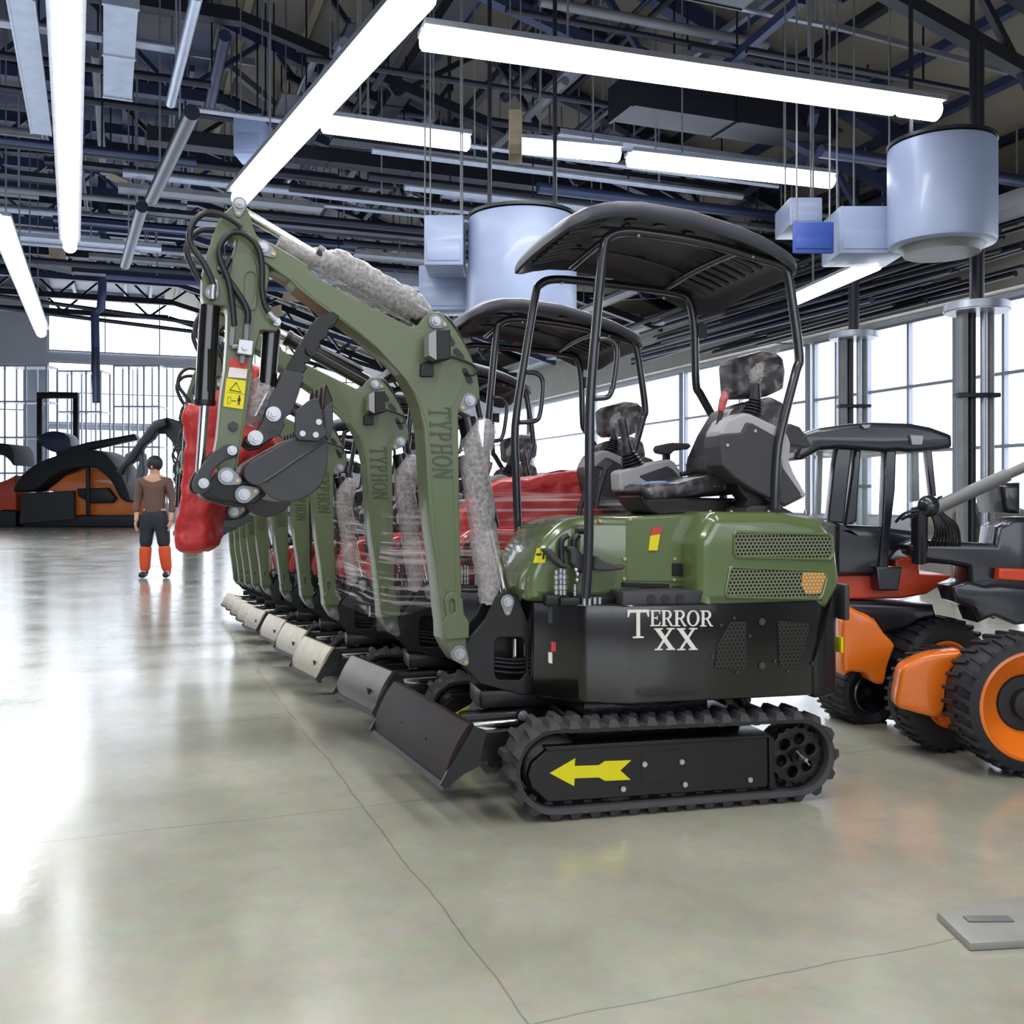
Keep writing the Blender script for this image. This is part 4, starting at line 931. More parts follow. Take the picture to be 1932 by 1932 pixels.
# polished concrete floor with saw-cut joints along the hall
def floor_mat():
    m = bpy.data.materials.new('polished_concrete'); m.use_nodes = True; nt = m.node_tree; p = nt.nodes['Principled BSDF']; L = nt.links.new
    tc = nt.nodes.new('ShaderNodeTexCoord')
    def noise(sc, det, rough=.6):
        n = nt.nodes.new('ShaderNodeTexNoise'); n.inputs['Scale'].default_value = sc; n.inputs['Detail'].default_value = det; n.inputs['Roughness'].default_value = rough; L(tc.outputs['Object'], n.inputs['Vector']); return n
    def ramp(src, stops):
        r = nt.nodes.new('ShaderNodeValToRGB'); L(src, r.inputs['Fac'])
        for i, (q, c) in enumerate(stops):
            e = r.color_ramp.elements[i] if i < 2 else r.color_ramp.elements.new(q); e.position = q; e.color = s2l(c) + (1,)
        return r
    n1 = noise(.7, 8); c1 = ramp(n1.outputs['Fac'], [(.3, (132, 134, 120)), (.72, (176, 174, 160))])
    n2 = noise(9, 6, .7)
    mx = nt.nodes.new('ShaderNodeMix'); mx.data_type = 'RGBA'; mx.blend_type = 'OVERLAY'; mx.inputs['Factor'].default_value = .22
    L(c1.outputs['Color'], mx.inputs['A']); L(n2.outputs['Color'], mx.inputs['B'])
    sp = nt.nodes.new('ShaderNodeSeparateXYZ'); L(tc.outputs['Object'], sp.inputs['Vector'])
    def mth(op, a, b=None):
        n = nt.nodes.new('ShaderNodeMath'); n.operation = op
        for i, v in enumerate((a, b)):
            if v is None: continue
            if isinstance(v, (int, float)): n.inputs[i].default_value = v
            else: L(v, n.inputs[i])
        return n.outputs[0]
    wv = mth('MULTIPLY', mth('SUBTRACT', noise(1.5, 3).outputs['Fac'], .5), .06)
    def joint(ax, off, per):
        q = mth('ADD', mth('DIVIDE', mth('ADD', mth('SUBTRACT', sp.outputs[ax], off), wv), per), 100.5)
        return mth('LESS_THAN', mth('ABSOLUTE', mth('SUBTRACT', mth('FRACT', q), .5)), .0035 / per)
    j = mth('MAXIMUM', joint('X', FJ[0], 1.9), joint('Y', FJ[1], 3.4))
    m2 = nt.nodes.new('ShaderNodeMix'); m2.data_type = 'RGBA'; L(mth('MULTIPLY', j, .45), m2.inputs['Factor']); L(mx.outputs['Result'], m2.inputs['A']); m2.inputs['B'].default_value = s2l((70, 66, 58)) + (1,)
    L(m2.outputs['Result'], p.inputs['Base Color'])
    mr = nt.nodes.new('ShaderNodeMapRange'); L(noise(1.3, 5).outputs['Fac'], mr.inputs['Value']); mr.inputs['From Min'].default_value = .3; mr.inputs['From Max'].default_value = .7; mr.inputs['To Min'].default_value = .12; mr.inputs['To Max'].default_value = .3
    L(mr.outputs['Result'], p.inputs['Roughness']); p.inputs['Specular IOR Level'].default_value = .6; p.inputs['Coat Weight'].default_value = .35; p.inputs['Coat Roughness'].default_value = .16
    bp = nt.nodes.new('ShaderNodeBump'); bp.inputs['Strength'].default_value = .05; bp.inputs['Distance'].default_value = .02; L(n2.outputs['Fac'], bp.inputs['Height']); L(bp.outputs['Normal'], p.inputs['Normal'])
    return m
j0 = G(800, 1600); j1 = G(1000, 1932)
FJ = (j1.dot(E1), j1.dot(E2) + .0)
fl = MB().box((S0, T0, -.2), (SF, TR_, 0)).build('floor', floor_mat()); fl.matrix_world = Matrix(((E1.x, E2.x, 0, 0), (E1.y, E2.y, 0, 0), (0, 0, 1, 0), (0, 0, 0, 1)))
# keep a right-handed frame: mesh is flipped so that its top faces up
tag(fl, kind='structure')
WALLM = mat('wall_paint', (196, 200, 206), .6, mottle=.1, mscale=.6)
PANEL = mat('wall_panel', (176, 172, 162), .5, mottle=.15, mscale=1.5)
FRAME = mat('window_frame', (150, 156, 168), .4, metal=.3)
FILLM = mat('soft_daylight_pane', (225, 232, 244), .3, emit=(226, 236, 255), estr=1.0)  # glow for the unseen panes added as side and back fill
SKYM = mat('daylight_pane', (235, 240, 250), .3, emit=(236, 243, 255), estr=3.0)
NAVY = mat('navy_steel', (44, 54, 82), .4, metal=.3, mottle=.25, mscale=3)
INK = mat('dark_steel', (30, 32, 40), .4, metal=.3, mottle=.3, mscale=4)
GALV = mat('galvanised', (158, 164, 174), .35, metal=.6, mottle=.25, mscale=5)
DUST = mat('dusty_steel', (112, 114, 116), .5, metal=.3, mottle=.3, mscale=4)
TAN = mat('tan_panel', (136, 122, 98), .6, mottle=.3, mscale=1.5)
TANKM = mat('pale_enamel', (140, 153, 182), .4, coat=.1, mottle=.05, mscale=2)
BLUEB = mat('blue_banner', (38, 66, 140), .5, mottle=.15, mscale=6)
TUBE = mat('lamp_tube', (255, 255, 255), .3, emit=(250, 250, 255), estr=9.0)
mb = MB(); hallbox(mb, SF, SF + .3, T0, TR_, 0, ZC_); tag(mb.build('wall_far', WALLM), kind='structure')
mb = MB(); hallbox(mb, S0, SF, TR_, TR_ + .3, 0, ZC_); tag(mb.build('wall_right', WALLM), kind='structure')
mb = MB(); hallbox(mb, S0, SF, T0 - .3, T0, 0, ZC_); tag(mb.build('wall_left', WALLM), kind='structure')
mb = MB(); hallbox(mb, S0 - .3, S0, T0, TR_, 0, ZC_); tag(mb.build('wall_back', WALLM), kind='structure')
DECKM = bpy.data.materials.new('roof_deck')
def deckmat(m):
    m.use_nodes = True; nt = m.node_tree; p = nt.nodes['Principled BSDF']; L = nt.links.new
    tc = nt.nodes.new('ShaderNodeTexCoord'); n = nt.nodes.new('ShaderNodeTexNoise'); n.inputs['Scale'].default_value = .16; n.inputs['Detail'].default_value = 3; L(tc.outputs['Object'], n.inputs['Vector'])
    r = nt.nodes.new('ShaderNodeValToRGB'); L(n.outputs['Fac'], r.inputs['Fac']); r.color_ramp.elements[0].position = .38; r.color_ramp.elements[0].color = s2l((34, 42, 66)) + (1,); r.color_ramp.elements[1].position = .66; r.color_ramp.elements[1].color = s2l((112, 104, 92)) + (1,)
    e = r.color_ramp.elements.new(.52); e.color = s2l((62, 72, 100)) + (1,)
    L(r.outputs['Color'], p.inputs['Base Color']); p.inputs['Roughness'].default_value = .5
deckmat(DECKM)
mb = MB(); hallbox(mb, S0, SF, T0, TR_, ZC_, ZC_ + .3); ceil_ = tag(mb.build('ceiling', DECKM), kind='structure')
def ztop(t): return ZC_ - .3 if t < 2 else ZC_ - .3 - (t - 2) * 5.0 / (TR_ - 2)
SLOPE = mat('roof_sheet', (112, 104, 90), .55, mottle=.35, mscale=.5)
sl_ = MB(); sl_.prism([E(S0, 2, ZC_ - .1), E(S0, TR_, 7.3), E(S0, TR_, 7.5), E(S0, 2, ZC_)], E1 * (SF - S0)); sl_.build('roof_slope', SLOPE, ceil_)
# windows: far wall
wn = 0
def window(s0, s1, t0, t1, z0, z1, nx, nz, face, fw=.12, m=None):
    """framed glazing lying on a wall; face 's' = far/back wall, 't' = side wall"""
    global wn; wn += 1; mb = MB(); fr = MB()
    hallbox(mb, s0, s1, t0, t1, z0, z1); w_ = tag(mb.build('window_%d' % wn, m or SKYM), kind='structure')
    if face == 's':
        ds = -.12 if s0 > 0 else .12; a, b = (s0 + ds, s0 + .0) if s0 > 0 else (s1, s1 + ds)
        for k in range(nx + 1): t = t0 + (t1 - t0) * k / nx; hallbox(fr, a, b, t - fw / 2, t + fw / 2, z0, z1)
        for k in range(nz + 1): z = z0 + (z1 - z0) * k / nz; hallbox(fr, a, b, t0, t1, z - fw / 2, z + fw / 2)
    else:
        a, b = (t0 - .12, t0) if t0 > 0 else (t1, t1 + .12)
        for k in range(nx + 1): s = s0 + (s1 - s0) * k / nx; hallbox(fr, s - fw / 2, s + fw / 2, a, b, z0, z1)
        for k in range(nz + 1): z = z0 + (z1 - z0) * k / nz; hallbox(fr, s0, s1, a, b, z - fw / 2, z + fw / 2)
    fr.build('window_frame', FRAME, w_); return w_
def tfar(px): # across-hall coordinate where a pixel column meets the far wall
    d = Vector(((px - CX) / F, 1, 0)); k = SF / d.dot(E1); return (d * k).dot(E2), k
def zfar(px, py): t, k = tfar(px); return EYE + (HY - py) / F * k
ta, tb = tfar(92)[0], tfar(400)[0]
window(SF - .04, SF, ta, tb, zfar(240, 668), zfar(240, 560), 3, 1, 's', .06)
window(SF - .04, SF, tb + .6, TR_ - 1, zfar(600, 880), zfar(600, 560), 6, 4, 's', .06)
window(SF - .04, SF, ta, tb, zfar(240, 800), zfar(240, 690), 4, 2, 's', .05)
window(SF - .04, SF, T0 + 8, ta - 1.2, zfar(30, 940), zfar(30, 690), 3, 3, 's', .06)
window(SF - .04, SF, ta, tb, zfar(240, 950), zfar(240, 812), 4, 1, 's', .05)
# windows: right wall in three tall bays between columns
def sright(px): d = Vector(((px - CX) / F, 1, 0)); k = TR_ / d.dot(E2); return (d * k).dot(E1), k
for a, b in ((1990, 1825), (1810, 1645), (1630, 1545), (1530, 1300), (1290, 1010), (1000, 830)):
    window(sright(a)[0], sright(b)[0], TR_ - .04, TR_, .9, 5.3, 2, 3, 't', .07)
window(4, 13, TR_ - .04, TR_, .9, 5.3, 3, 3, 't', .1)
for a, b in ((1990, 1500), (1490, 1010)):
    mb = MB(); hallbox(mb, sright(a)[0], sright(b)[0], TR_ - .5, TR_, 5.45, 6.7); tag(mb.build('trim_%d' % (1 if a == 1990 else 2), PANEL), kind='structure')
mb = MB(); hallbox(mb, 12, SF, TR_ - 1.4, TR_ - .1, 6.7, 7.0); tag(mb.build('trim_3', WALLM), kind='structure')
# unseen glowing panes added behind and left to light the near floor
window(S0, S0 + .04, -16, 12, 1.5, 8, 7, 3, 's', .12, FILLM)
window(6, 30, T0, T0 + .04, 1.5, 7.5, 8, 3, 't', .12, FILLM)

# roof steel: trusses are parts of the ceiling
rnd = random.Random(21)
def bar(mb, p, q, w, h):
    d = (q - p); L = d.length; x = d.normalized(); y = Vector((0, 0, 1)).cross(x)
    y = Vector((1, 0, 0)) if y.length < 1e-4 else y.normalized(); z = x.cross(y)
    M = Matrix((( x.x, y.x, z.x, (p.x + q.x) / 2), (x.y, y.y, z.y, (p.y + q.y) / 2), (x.z, y.z, z.z, (p.z + q.z) / 2), (0, 0, 0, 1)))
    return mb.box((-L / 2, -w / 2, -h / 2), (L / 2, w / 2, h / 2), M=M)
for k, s in enumerate([11 + 4.2 * i for i in range(11)]):
    mb = MB(); zt, zb = ZC_ - .3, ZC_ - 2.2
    bar(mb, E(s, T0, zt), E(s, 2, zt), .25, .3); bar(mb, E(s, T0, zb), E(s, 2, zb), .25, .25); bar(mb, E(s, 2, zt - .1), E(s, TR_, 7.1), .25, .3); bar(mb, E(s, 2, zb), E(s, TR_ - 1, 6.6), .2, .2)
    n = 26
    for i in range(n):
        t0 = T0 + (TR_ - T0) * i / n; t1 = T0 + (TR_ - T0) * (i + 1) / n; a, b = (zt, zb) if i % 2 else (zb, zt)
        if t1 < 2: bar(mb, E(s, t0, a), E(s, t1, b), .1, .1)
        elif t1 < TR_ - .8: g0, g1 = max(0, t0 - 2) * 5 / (TR_ - 2), max(0, t1 - 2) * 5 / (TR_ - 2); bar(mb, E(s, t0, a - g0), E(s, t1, b - g1), .1, .1)
    mb.build('roof_truss', rnd.choice([INK, NAVY, INK]), ceil_)
for k, t in enumerate([T0 + 4 + 1.25 * i for i in range(38)]):
    if t > TR_ - .5: continue
    mb = MB(); bar(mb, E(8, t, ztop(t) + .15), E(SF, t, ztop(t) + .15), .16, .3); mb.build('roof_purlin', rnd.choice([INK, NAVY, DUST, TAN]), ceil_)
for k in range(70):
    s = rnd.uniform(11, 34); t = rnd.uniform(-12, TR_ - 2); L = rnd.uniform(1.5, 5); an = rnd.choice([0, 0, R(90), R(90), R(45), R(-45), rnd.uniform(0, 6)])
    z = ztop(t) - rnd.uniform(.2, 1.6); d = E(math.cos(an) * L, math.sin(an) * L, 0); t2 = min(t + d.dot(E2), TR_ - .5); mb = MB()
    bar(mb, E(s, t, z), E(s, t, 0) + d + Vector((0, 0, min(z + rnd.uniform(-.5, .5), ztop(t + d.dot(E2)) - .1))), rnd.uniform(.05, .18), rnd.uniform(.06, .2)); 
    if t + d.dot(E2) < TR_ - .4: mb.build('roof_brace', rnd.choice([INK, NAVY, DUST, GALV, INK]), ceil_)
    else: mb.bm.free()
# services slung under the steel
SEG = []
def segdist(p1, q1, p2, q2):
    d1, d2, r = q1 - p1, q2 - p2, p1 - p2; a, e, f = d1.dot(d1), d2.dot(d2), d2.dot(r); b_, c_ = d1.dot(d2), d1.dot(r)
    den = a * e - b_ * b_; s = max(0, min(1, (b_ * f - c_ * e) / den)) if den > 1e-9 else 0
    t = (b_ * s + f) / e if e > 1e-9 else 0
    if t < 0: t = 0; s = max(0, min(1, -c_ / a)) if a > 1e-9 else 0
    elif t > 1: t = 1; s = max(0, min(1, (b_ - c_) / a)) if a > 1e-9 else 0
    return ((p1 + d1 * s) - (p2 + d2 * t)).length
def fits(new):
    if any(segdist(p, q, x, y) < r + k for p, q, r in new for x, y, k in SEG): return False
    SEG.extend(new); return True
def rods_of(p, q, n, w=.02): return [(p + (q - p) * ((i + .5) / n), Vector(((p + (q - p) * ((i + .5) / n)).x, (p + (q - p) * ((i + .5) / n)).y, ztop((p + (q - p) * ((i + .5) / n)).dot(E2)))), w) for i in range(n)]
RAD = {'p': 1.05, 'd': .72, 't': .56}
DL = {'p': ('pipe', 'thin round pipe slung under the dark roof steel', 'pipe', 'pipes under the roof'),
      'd': ('air_duct', 'square sheet-metal duct slung under the dark roof steel', 'duct', 'ducts under the roof'),
      't': ('cable_tray', 'flat cable tray slung under the dark roof steel', 'cable tray', 'cable trays under the roof')}
def service(kind, p, q, w, m, rods=2, label=None):
    new = [(p, q, w * RAD[kind] + .02)] + rods_of(p, q, rods)
    if label: SEG.extend(new)
    elif not fits(new): return None
    nm, lab, cat, grp = DL[kind]; c = (p + q) / 2; d = (q - p)
    root = empty(nm, c, 0, label or lab, cat, None if label else grp)
    mb = MB()
    if kind == 'p': mb.cyl(p - c, q - c, w, n=12)
    elif kind == 'd':
        bar(mb, p - c, q - c, w, w * .7)
        n = max(2, int(d.length / 1.5))
        for i in range(n + 1): r = p - c + d * (i / n); u = d.normalized() * .03; bar(mb, r - u, r + u, w * 1.08, w * .78)
    else:
        side = Vector((0, 0, 1)).cross(d).normalized() * (w / 2)
        bar(mb, p - c + side, q - c + side, .03, .1); bar(mb, p - c - side, q - c - side, .03, .1); bar(mb, p - c - Vector((0, 0, .03)), q - c - Vector((0, 0, .03)), w, .015)
    mb.build('body' if kind != 'p' else 'tube', m, root)
    for i in range(rods):
        r = p + d * ((i + .5) / rods) - c; L = ztop((r + c).dot(E2)) - (r.z + c.z)
        if L > .3: MB().cyl(r + Vector((0, 0, w * .3)), r + Vector((0, 0, L)), .018, n=6).build('hanger_rod', rnd.choice([DUST, GALV, INK]), root)
    return root
def clear(p, q):
    return True
# the ones that stand out
service('t', Cz(38, -10, 7.5), Cz(78, 250, 7.5), .3, GALV, 3, 'pale cable tray beside the long lamp near the upper corner of the hall')
service('d', Cz(228, -10, 7.8), Cz(222, 168, 7.8), .42, GALV, 2, 'short pale grey duct between two hanging lamps at the top')
service('p', Cz(372, -10, 7.6), Cz(322, 195, 7.6), .08, GALV, 2, 'bright pipe running back from the top edge beside the short grey duct')
service('p', Cz(362, 212, 7.0), Cz(286, 375, 7.0), .12, INK, 2, 'thick dark pipe sloping away behind the long lamp row')
service('p', Cz(268, 390, 7.0), Cz(236, 500, 7.0), .12, INK, 2, 'thick dark pipe whose end hangs above the far glazing')
# lamps
def lamp(px0, px1, z, w, label, gap=()):
    p, q = Cz(*px0, z), Cz(*px1, z); c = (p + q) / 2; d = q - p
    root = empty('strip_lamp', c, 0, label, 'lamp', 'strip lamps hung from the roof')
    mb = MB(); bar(mb, p - c + Vector((0, 0, w * .36)), q - c + Vector((0, 0, w * .36)), w * 1.25, w * .22); mb.build('housing', GALV, root)
    cuts = [0.] + [g for a in gap for g in (a - .006, a + .006)] + [1.]
    for a, b in zip(cuts[::2], cuts[1::2]):
        MB().cyl(p - c + d * a, p - c + d * b, w * .42, n=16, bev=.02).build('tube', TUBE, root)
    n = max(2, int(d.length / 3)); SEG.extend([(p, q, w * .75)] + rods_of(p, q, n))
    for i in range(n): r = p - c + d * ((i + .5) / n); MB().cyl(r + Vector((0, 0, w * .4)), r + Vector((0, 0, ztop((r + c).dot(E2)) - c.z)), .015, n=6).build('hanger_rod', DUST, root)
    return root
lamp((800, -10), (452, 375), 6.2, .34, 'long strip lamp running back above the raised green arm')
lamp((124, -10), (132, 466), 6.2, .3, 'strip lamp row in three lengths near the corner, running straight back', (.37, .62))
lamp((-5, 415), (78, 628), 6.2, .34, 'strip lamp low in the corner above the far racks')
lamp((795, 72), (1768, 210), 6.2, .3, 'long strip lamp crossing above the front canopy', (.91,))
lamp((608, 234), (884, 270), 6.75, .3, 'strip lamp crossing just behind the long sloping one')
lamp((968, 274), (1168, 292), 6.75, .28, 'short strip lamp between two longer ones in the second row')
lamp((1186, 300), (1570, 342), 6.75, .3, 'strip lamp at the end of the second row, beside the pale tank')
lamp((1500, 566), (1655, 498), 4.6, .22, 'strip lamp under the dark pipe bundle by the window wall')
# pale tanks and their boxes
def tank(px0, px1, y0, y1, Y, label, sq=False):
    a, b = W(px0, y0, Y), W(px1, y1, Y); r = (b.x - a.x) / 2; c = Vector(((a.x + b.x) / 2, Y + r, 0)); z1, z0 = a.z, b.z
    root = empty('ceiling_tank', (c.x, c.y, z0), 0, label, 'tank'); h = z1 - z0; SEG.append((Vector((c.x, c.y, z0)), Vector((c.x, c.y, z1)), r * 1.3)); SEG.append((Vector((c.x, c.y, z1)), Vector((c.x, c.y, ZC_)), r * .75))
    MB().lathe([(r * .9, 0), (r * .98, .02), (r, .06), (r, h - .06), (r * .98, h - .02), (r * .9, h)], (0, 0, 0), (0, 0, 1), 48).build('shell', TANKM, root)
    MB().lathe([(r * .98, h), (r * 1.01, h), (r * 1.01, h + .04), (r * .6, h + .08)], (0, 0, 0), (0, 0, 1), 40).build('rim', INK, root)
    for x in (-.6, .6): MB().cyl((x * r, 0, h + .04), (x * r, 0, ztop(c.dot(E2)) - z0 - .1), .03, n=8).build('hanger_rod', INK, root)
    MB().lathe([(r * .7, -.1), (r * .75, -.02), (r * .8, 0)], (0, 0, 0), (0, 0, 1), 24).build('bottom_cap', DUST, root)
    return root
tank(878, 1095, 384, 600, 13.2, 'pale blue cylindrical tank hung behind the front canopy')
tank(1718, 1922, 240, 440, 12.2, 'pale rounded tank hung high beside the window wall')
def hbox(name, px, Y, d, m, label, cat, group=None):
    a, b = W(px[0], px[1], Y), W(px[2], px[3], Y); root = empty(name, (a.x, Y, b.z), 0, label, cat, group)
    m_ = Vector(((a.x + b.x) / 2, Y + d / 2, b.z)); SEG.append((m_, Vector((m_.x, m_.y, a.z)), (b.x - a.x) * .6 + d * .4)); SEG.append((m_, Vector((m_.x, m_.y, ZC_)), (b.x - a.x) * .5))
    mb = MB(); mb.box((0, 0, 0), (b.x - a.x, d, a.z - b.z), .02); mb.build('casing', m, root)
    MB().box((.04, -.015, .06), (b.x - a.x - .04, .0, (a.z - b.z) * .5), .004).build('access_panel', m, root)
    for x in (.1, .9): MB().cyl(((b.x - a.x) * x, d / 2, a.z - b.z), ((b.x - a.x) * x, d / 2, ztop(a.dot(E2)) - b.z), .012, n=6).build('hanger_rod', DUST, root)
    return root
hbox('duct_box', (800, 405, 874, 500), 13.6, .8, TANKM, 'narrow pale duct box beside the blue tank', 'duct')
hbox('duct_box', (790, 500, 880, 585), 14.5, .5, TANKM, 'lower pale duct box under the narrow one beside the blue tank', 'duct')
hbox('duct_box', (1585, 388, 1712, 478), 13.2, .8, TANKM, 'wide pale duct box joining the rounded tank', 'duct')
hbox('duct_box', (1490, 372, 1552, 425), 14.0, .8, TANKM, 'small pale duct box between the canopy and the wide one', 'duct')
hbox('banner', (1496, 418, 1574, 478), 12.9, .04, BLUEB, 'dark blue banner hung below the pale duct boxes', 'banner')
hbox('duct_box', (440, 214, 492, 290), 17.5, .6, TANKM, 'small pale box above the raised excavator arm', 'duct')
hbox('duct_box', (960, 205, 985, 290), 14.5, .5, TAN, 'tan box hung between two strip lamps', 'duct')
for px_, Y_, k_ in ((1843, 13.5, .5), (1611, 19.0, .5)): g_ = W(px_, 900, Y_); SEG.append((Vector((g_.x, Y_, 0)), Vector((g_.x, Y_, 9)), k_))
# pipe bundle along the window wall
for i in range(160):
    z = rnd.uniform(5.3, 6.4); t = TR_ - rnd.uniform(.9, 3.6); s = rnd.uniform(13, 17); L = rnd.uniform(5, 11)
    p, q = E(s, t, z), E(s + L, t + rnd.uniform(-.3, .3), z + rnd.uniform(-.15, .15)); c = (p + q) / 2; r_ = rnd.uniform(.03, .08)
    if not fits([(p, q, r_ + .015)]): continue
    o = MB().cyl(p - c, q - c, r_, n=8).build('conduit', rnd.choice([INK, INK, INK, NAVY])); o.location = c
    tag(o, 'dark conduit in the tangled bundle near the window wall', 'conduit', 'conduits near the window wall')
def clutter():
    for i in range(230):     # across the hall
        s = rnd.uniform(11, 31); L = rnd.uniform(4, 12); t = rnd.uniform(-20, TR_ - L - .5); z = min(rnd.uniform(7.2, 8.6), ztop(t + L) - .5)
        k = rnd.choice('ppppttd'); w = {'p': rnd.uniform(.04, .11), 't': rnd.uniform(.3, .5), 'd': rnd.uniform(.4, .8)}[k]
        if z < 6.7: continue
        service(k, E(s, t, z), E(s, t + L, z), w, rnd.choice([INK, NAVY, DUST, GALV, INK]), 2)
    for i in range(230):     # along the hall
        t = rnd.uniform(-22, TR_ - 1); L = rnd.uniform(4, 11); s = rnd.uniform(10, 24); z = min(rnd.uniform(8.7, 10.2), ztop(t) - .6)
        k = rnd.choice('ppppttd'); w = {'p': rnd.uniform(.05, .12), 't': rnd.uniform(.3, .5), 'd': rnd.uniform(.4, .8)}[k]
        service(k, E(s, t, z), E(s + L, t, z), w, rnd.choice([INK, NAVY, DUST, GALV, INK]), 2)
    for i in range(110):
        t = rnd.uniform(3, TR_ - 2); s = rnd.uniform(10.5, 26); L = rnd.uniform(3, 9); z = ztop(t) - rnd.uniform(.5, 1.8); k = rnd.choice('pppt'); w_ = {'p': rnd.uniform(.03, .09), 't': rnd.uniform(.25, .45)}[k]
        if z > 6.5: service(k, E(s, t, z), E(s + L, t, z), w_, rnd.choice([INK, DUST, GALV, INK, NAVY]), 2)
    for i in range(110):
        L = rnd.uniform(2, 5); t = rnd.uniform(3, TR_ - L - 1.5); s = rnd.uniform(11, 30); z = ztop(t + L) - rnd.uniform(.4, 1.2); k = rnd.choice('pppt'); w_ = {'p': rnd.uniform(.03, .09), 't': rnd.uniform(.25, .45)}[k]
        if z > 6.5: service(k, E(s, t, z), E(s, t + L, z), w_, rnd.choice([INK, DUST, GALV, INK, TAN]), 2)
    BAFM = [TAN, DUST, NAVY, GALV, INK, TAN]
    for i in range(90):     # loose sheet panels between the steel
        t = rnd.uniform(-16, TR_ - 2.5); s = rnd.uniform(13, 40); z = min(rnd.uniform(8.2, 10.6), ztop(t) - rnd.uniform(.4, 1.2)); L, wd = rnd.uniform(.8, 2.6), rnd.uniform(.5, 1.3)
        if z < 6.9: continue
        hv = E1 * (L * .3)
        if not fits([(E(s, t, z) - hv, E(s, t, z) + hv, max(L, wd) * .45), (E(s, t, z), E(s, t, z + .6), L * .45)]): continue
        o = MB().box((-L / 2, -wd / 2, -.02), (L / 2, wd / 2, .02), .005).build('roof_panel', rnd.choice(BAFM)); o.location = E(s, t, z); o.rotation_euler = (rnd.uniform(-.5, .5), rnd.uniform(-.4, .4), A + rnd.choice([0, R(90)]))
        for x in (-.4, .4): MB().cyl((L * x, 0, .02), (L * x, 0, .5), .015, n=6).build('hanger_rod', INK, o)
        tag(o, 'loose sheet panel hung between the dark roof beams', 'panel', 'sheet panels under the roof')
clutter()
# columns by the window wall
def column(px, y0, y1, Y, w, label):
    a = W(px, y0, Y); root = empty('riser_pipes', (a.x, Y, 0), 0, label, 'column'); k = w / F * Y
    for i, (f, r, m) in enumerate(((-.42, .16, DUST), (-.1, .12, INK), (.2, .1, GALV), (.45, .1, DUST))):
        MB().cyl((k * f, .05 * (i % 2), 0), (k * f, .05 * (i % 2), a.z), k * r, n=14).build('riser_pipe', m, root)
    MB().cyl((0, 0, a.z), (0, 0, a.z + .12), k * .9, n=28, bev=.02).build('cap_plate', GALV, root)
    MB().cyl((0, 0, a.z + .12), (0, 0, 7.4), k * .2, n=12).build('stem', INK, root)
    for z in (a.z * .35, a.z * .7): MB().box((-k * .6, -.1, z), (k * .6, .12, z + .06), .01).build('clamp', INK, root)
    return root
column(1843, 590, 0, 13.5, 66, 'bundle of dark and steel riser pipes before the bright windows behind the crane')
column(1611, 640, 0, 19.0, 50, 'thinner bundle of riser pipes between the seat and the orange tractor')
# far racks, rail and posts on the left
def pipeline(name, m, pts, r, label, cat, group=None):
    c = sum((Vector(p) for p in pts), Vector()) / len(pts)
    o = MB().tube([Vector(p) - c for p in pts], r, 10).build(name, m); o.location = c; return tag(o, label, cat, group)
pipeline('water_pipe', INK, [W(-20, 556, 33), W(385, 612, 36)], .07, 'upper dark pipe crossing in front of the far glazing', 'pipe')
pipeline('water_pipe', INK, [W(-20, 578, 33), W(385, 628, 36)], .07, 'lower dark pipe crossing in front of the far glazing', 'pipe')
pipeline('hanging_pipe', NAVY, [W(182, 760, 34), W(179, 590, 34), W(190, 582, 34), W(193, 545, 34), W(193, 545, 34) + Vector((0, 0, ztop(0) - W(193, 545, 34).z))], .14, 'dark crooked pipe standing before the far glazing', 'post')
def rack(px0, px1, y0, y1, Y, nx, nz, m, label):
    a, b = W(px0, y0, Y), W(px1, y1, Y); root = empty('storage_rack', (a.x, Y, 0), 0, label, 'rack'); w = b.x - a.x
    for k in range(nx + 1):
        for y in (0, 1.2): MB().box((w * k / nx - .04, y - .04, 0), (w * k / nx + .04, y + .04, a.z)).build('upright', m, root)
    for k in range(nz + 1):
        z = b.z + (a.z - b.z) * k / nz; MB().box((-.04, 0, z - .04), (w + .04, 1.2, z + .04)).build('shelf_deck', m, root)
    return root
RK = mat('rack_steel', (196, 204, 216), .45, metal=.3, mottle=.2)
rack(-30, 88, 690, 960, 50, 3, 4, RK, 'tall pale storage rack at the hall end, nearest the corner')
rack(108, 190, 700, 930, 51.6, 3, 3, RK, 'pale storage rack behind the dark crooked pipe')
rack(215, 300, 690, 920, 52, 3, 3, RK, 'pale storage rack under the far glazing')
fr_ = empty('gate_frame', G(76, 990.6), 0, 'dark goalpost frame behind the far orange machine', 'frame')
Yg = fr_.location.y; a, b = W(78, 752, Yg), W(146, 752, Yg); wg = b.x - a.x
for x in (0, wg): MB().box((x - .12, -.12, 0), (x + .12, .12, a.z), .01).build('post', INK, fr_)
MB().box((-.12, -.12, a.z), (wg + .12, .12, a.z + .3), .01).build('crossbeam', INK, fr_)

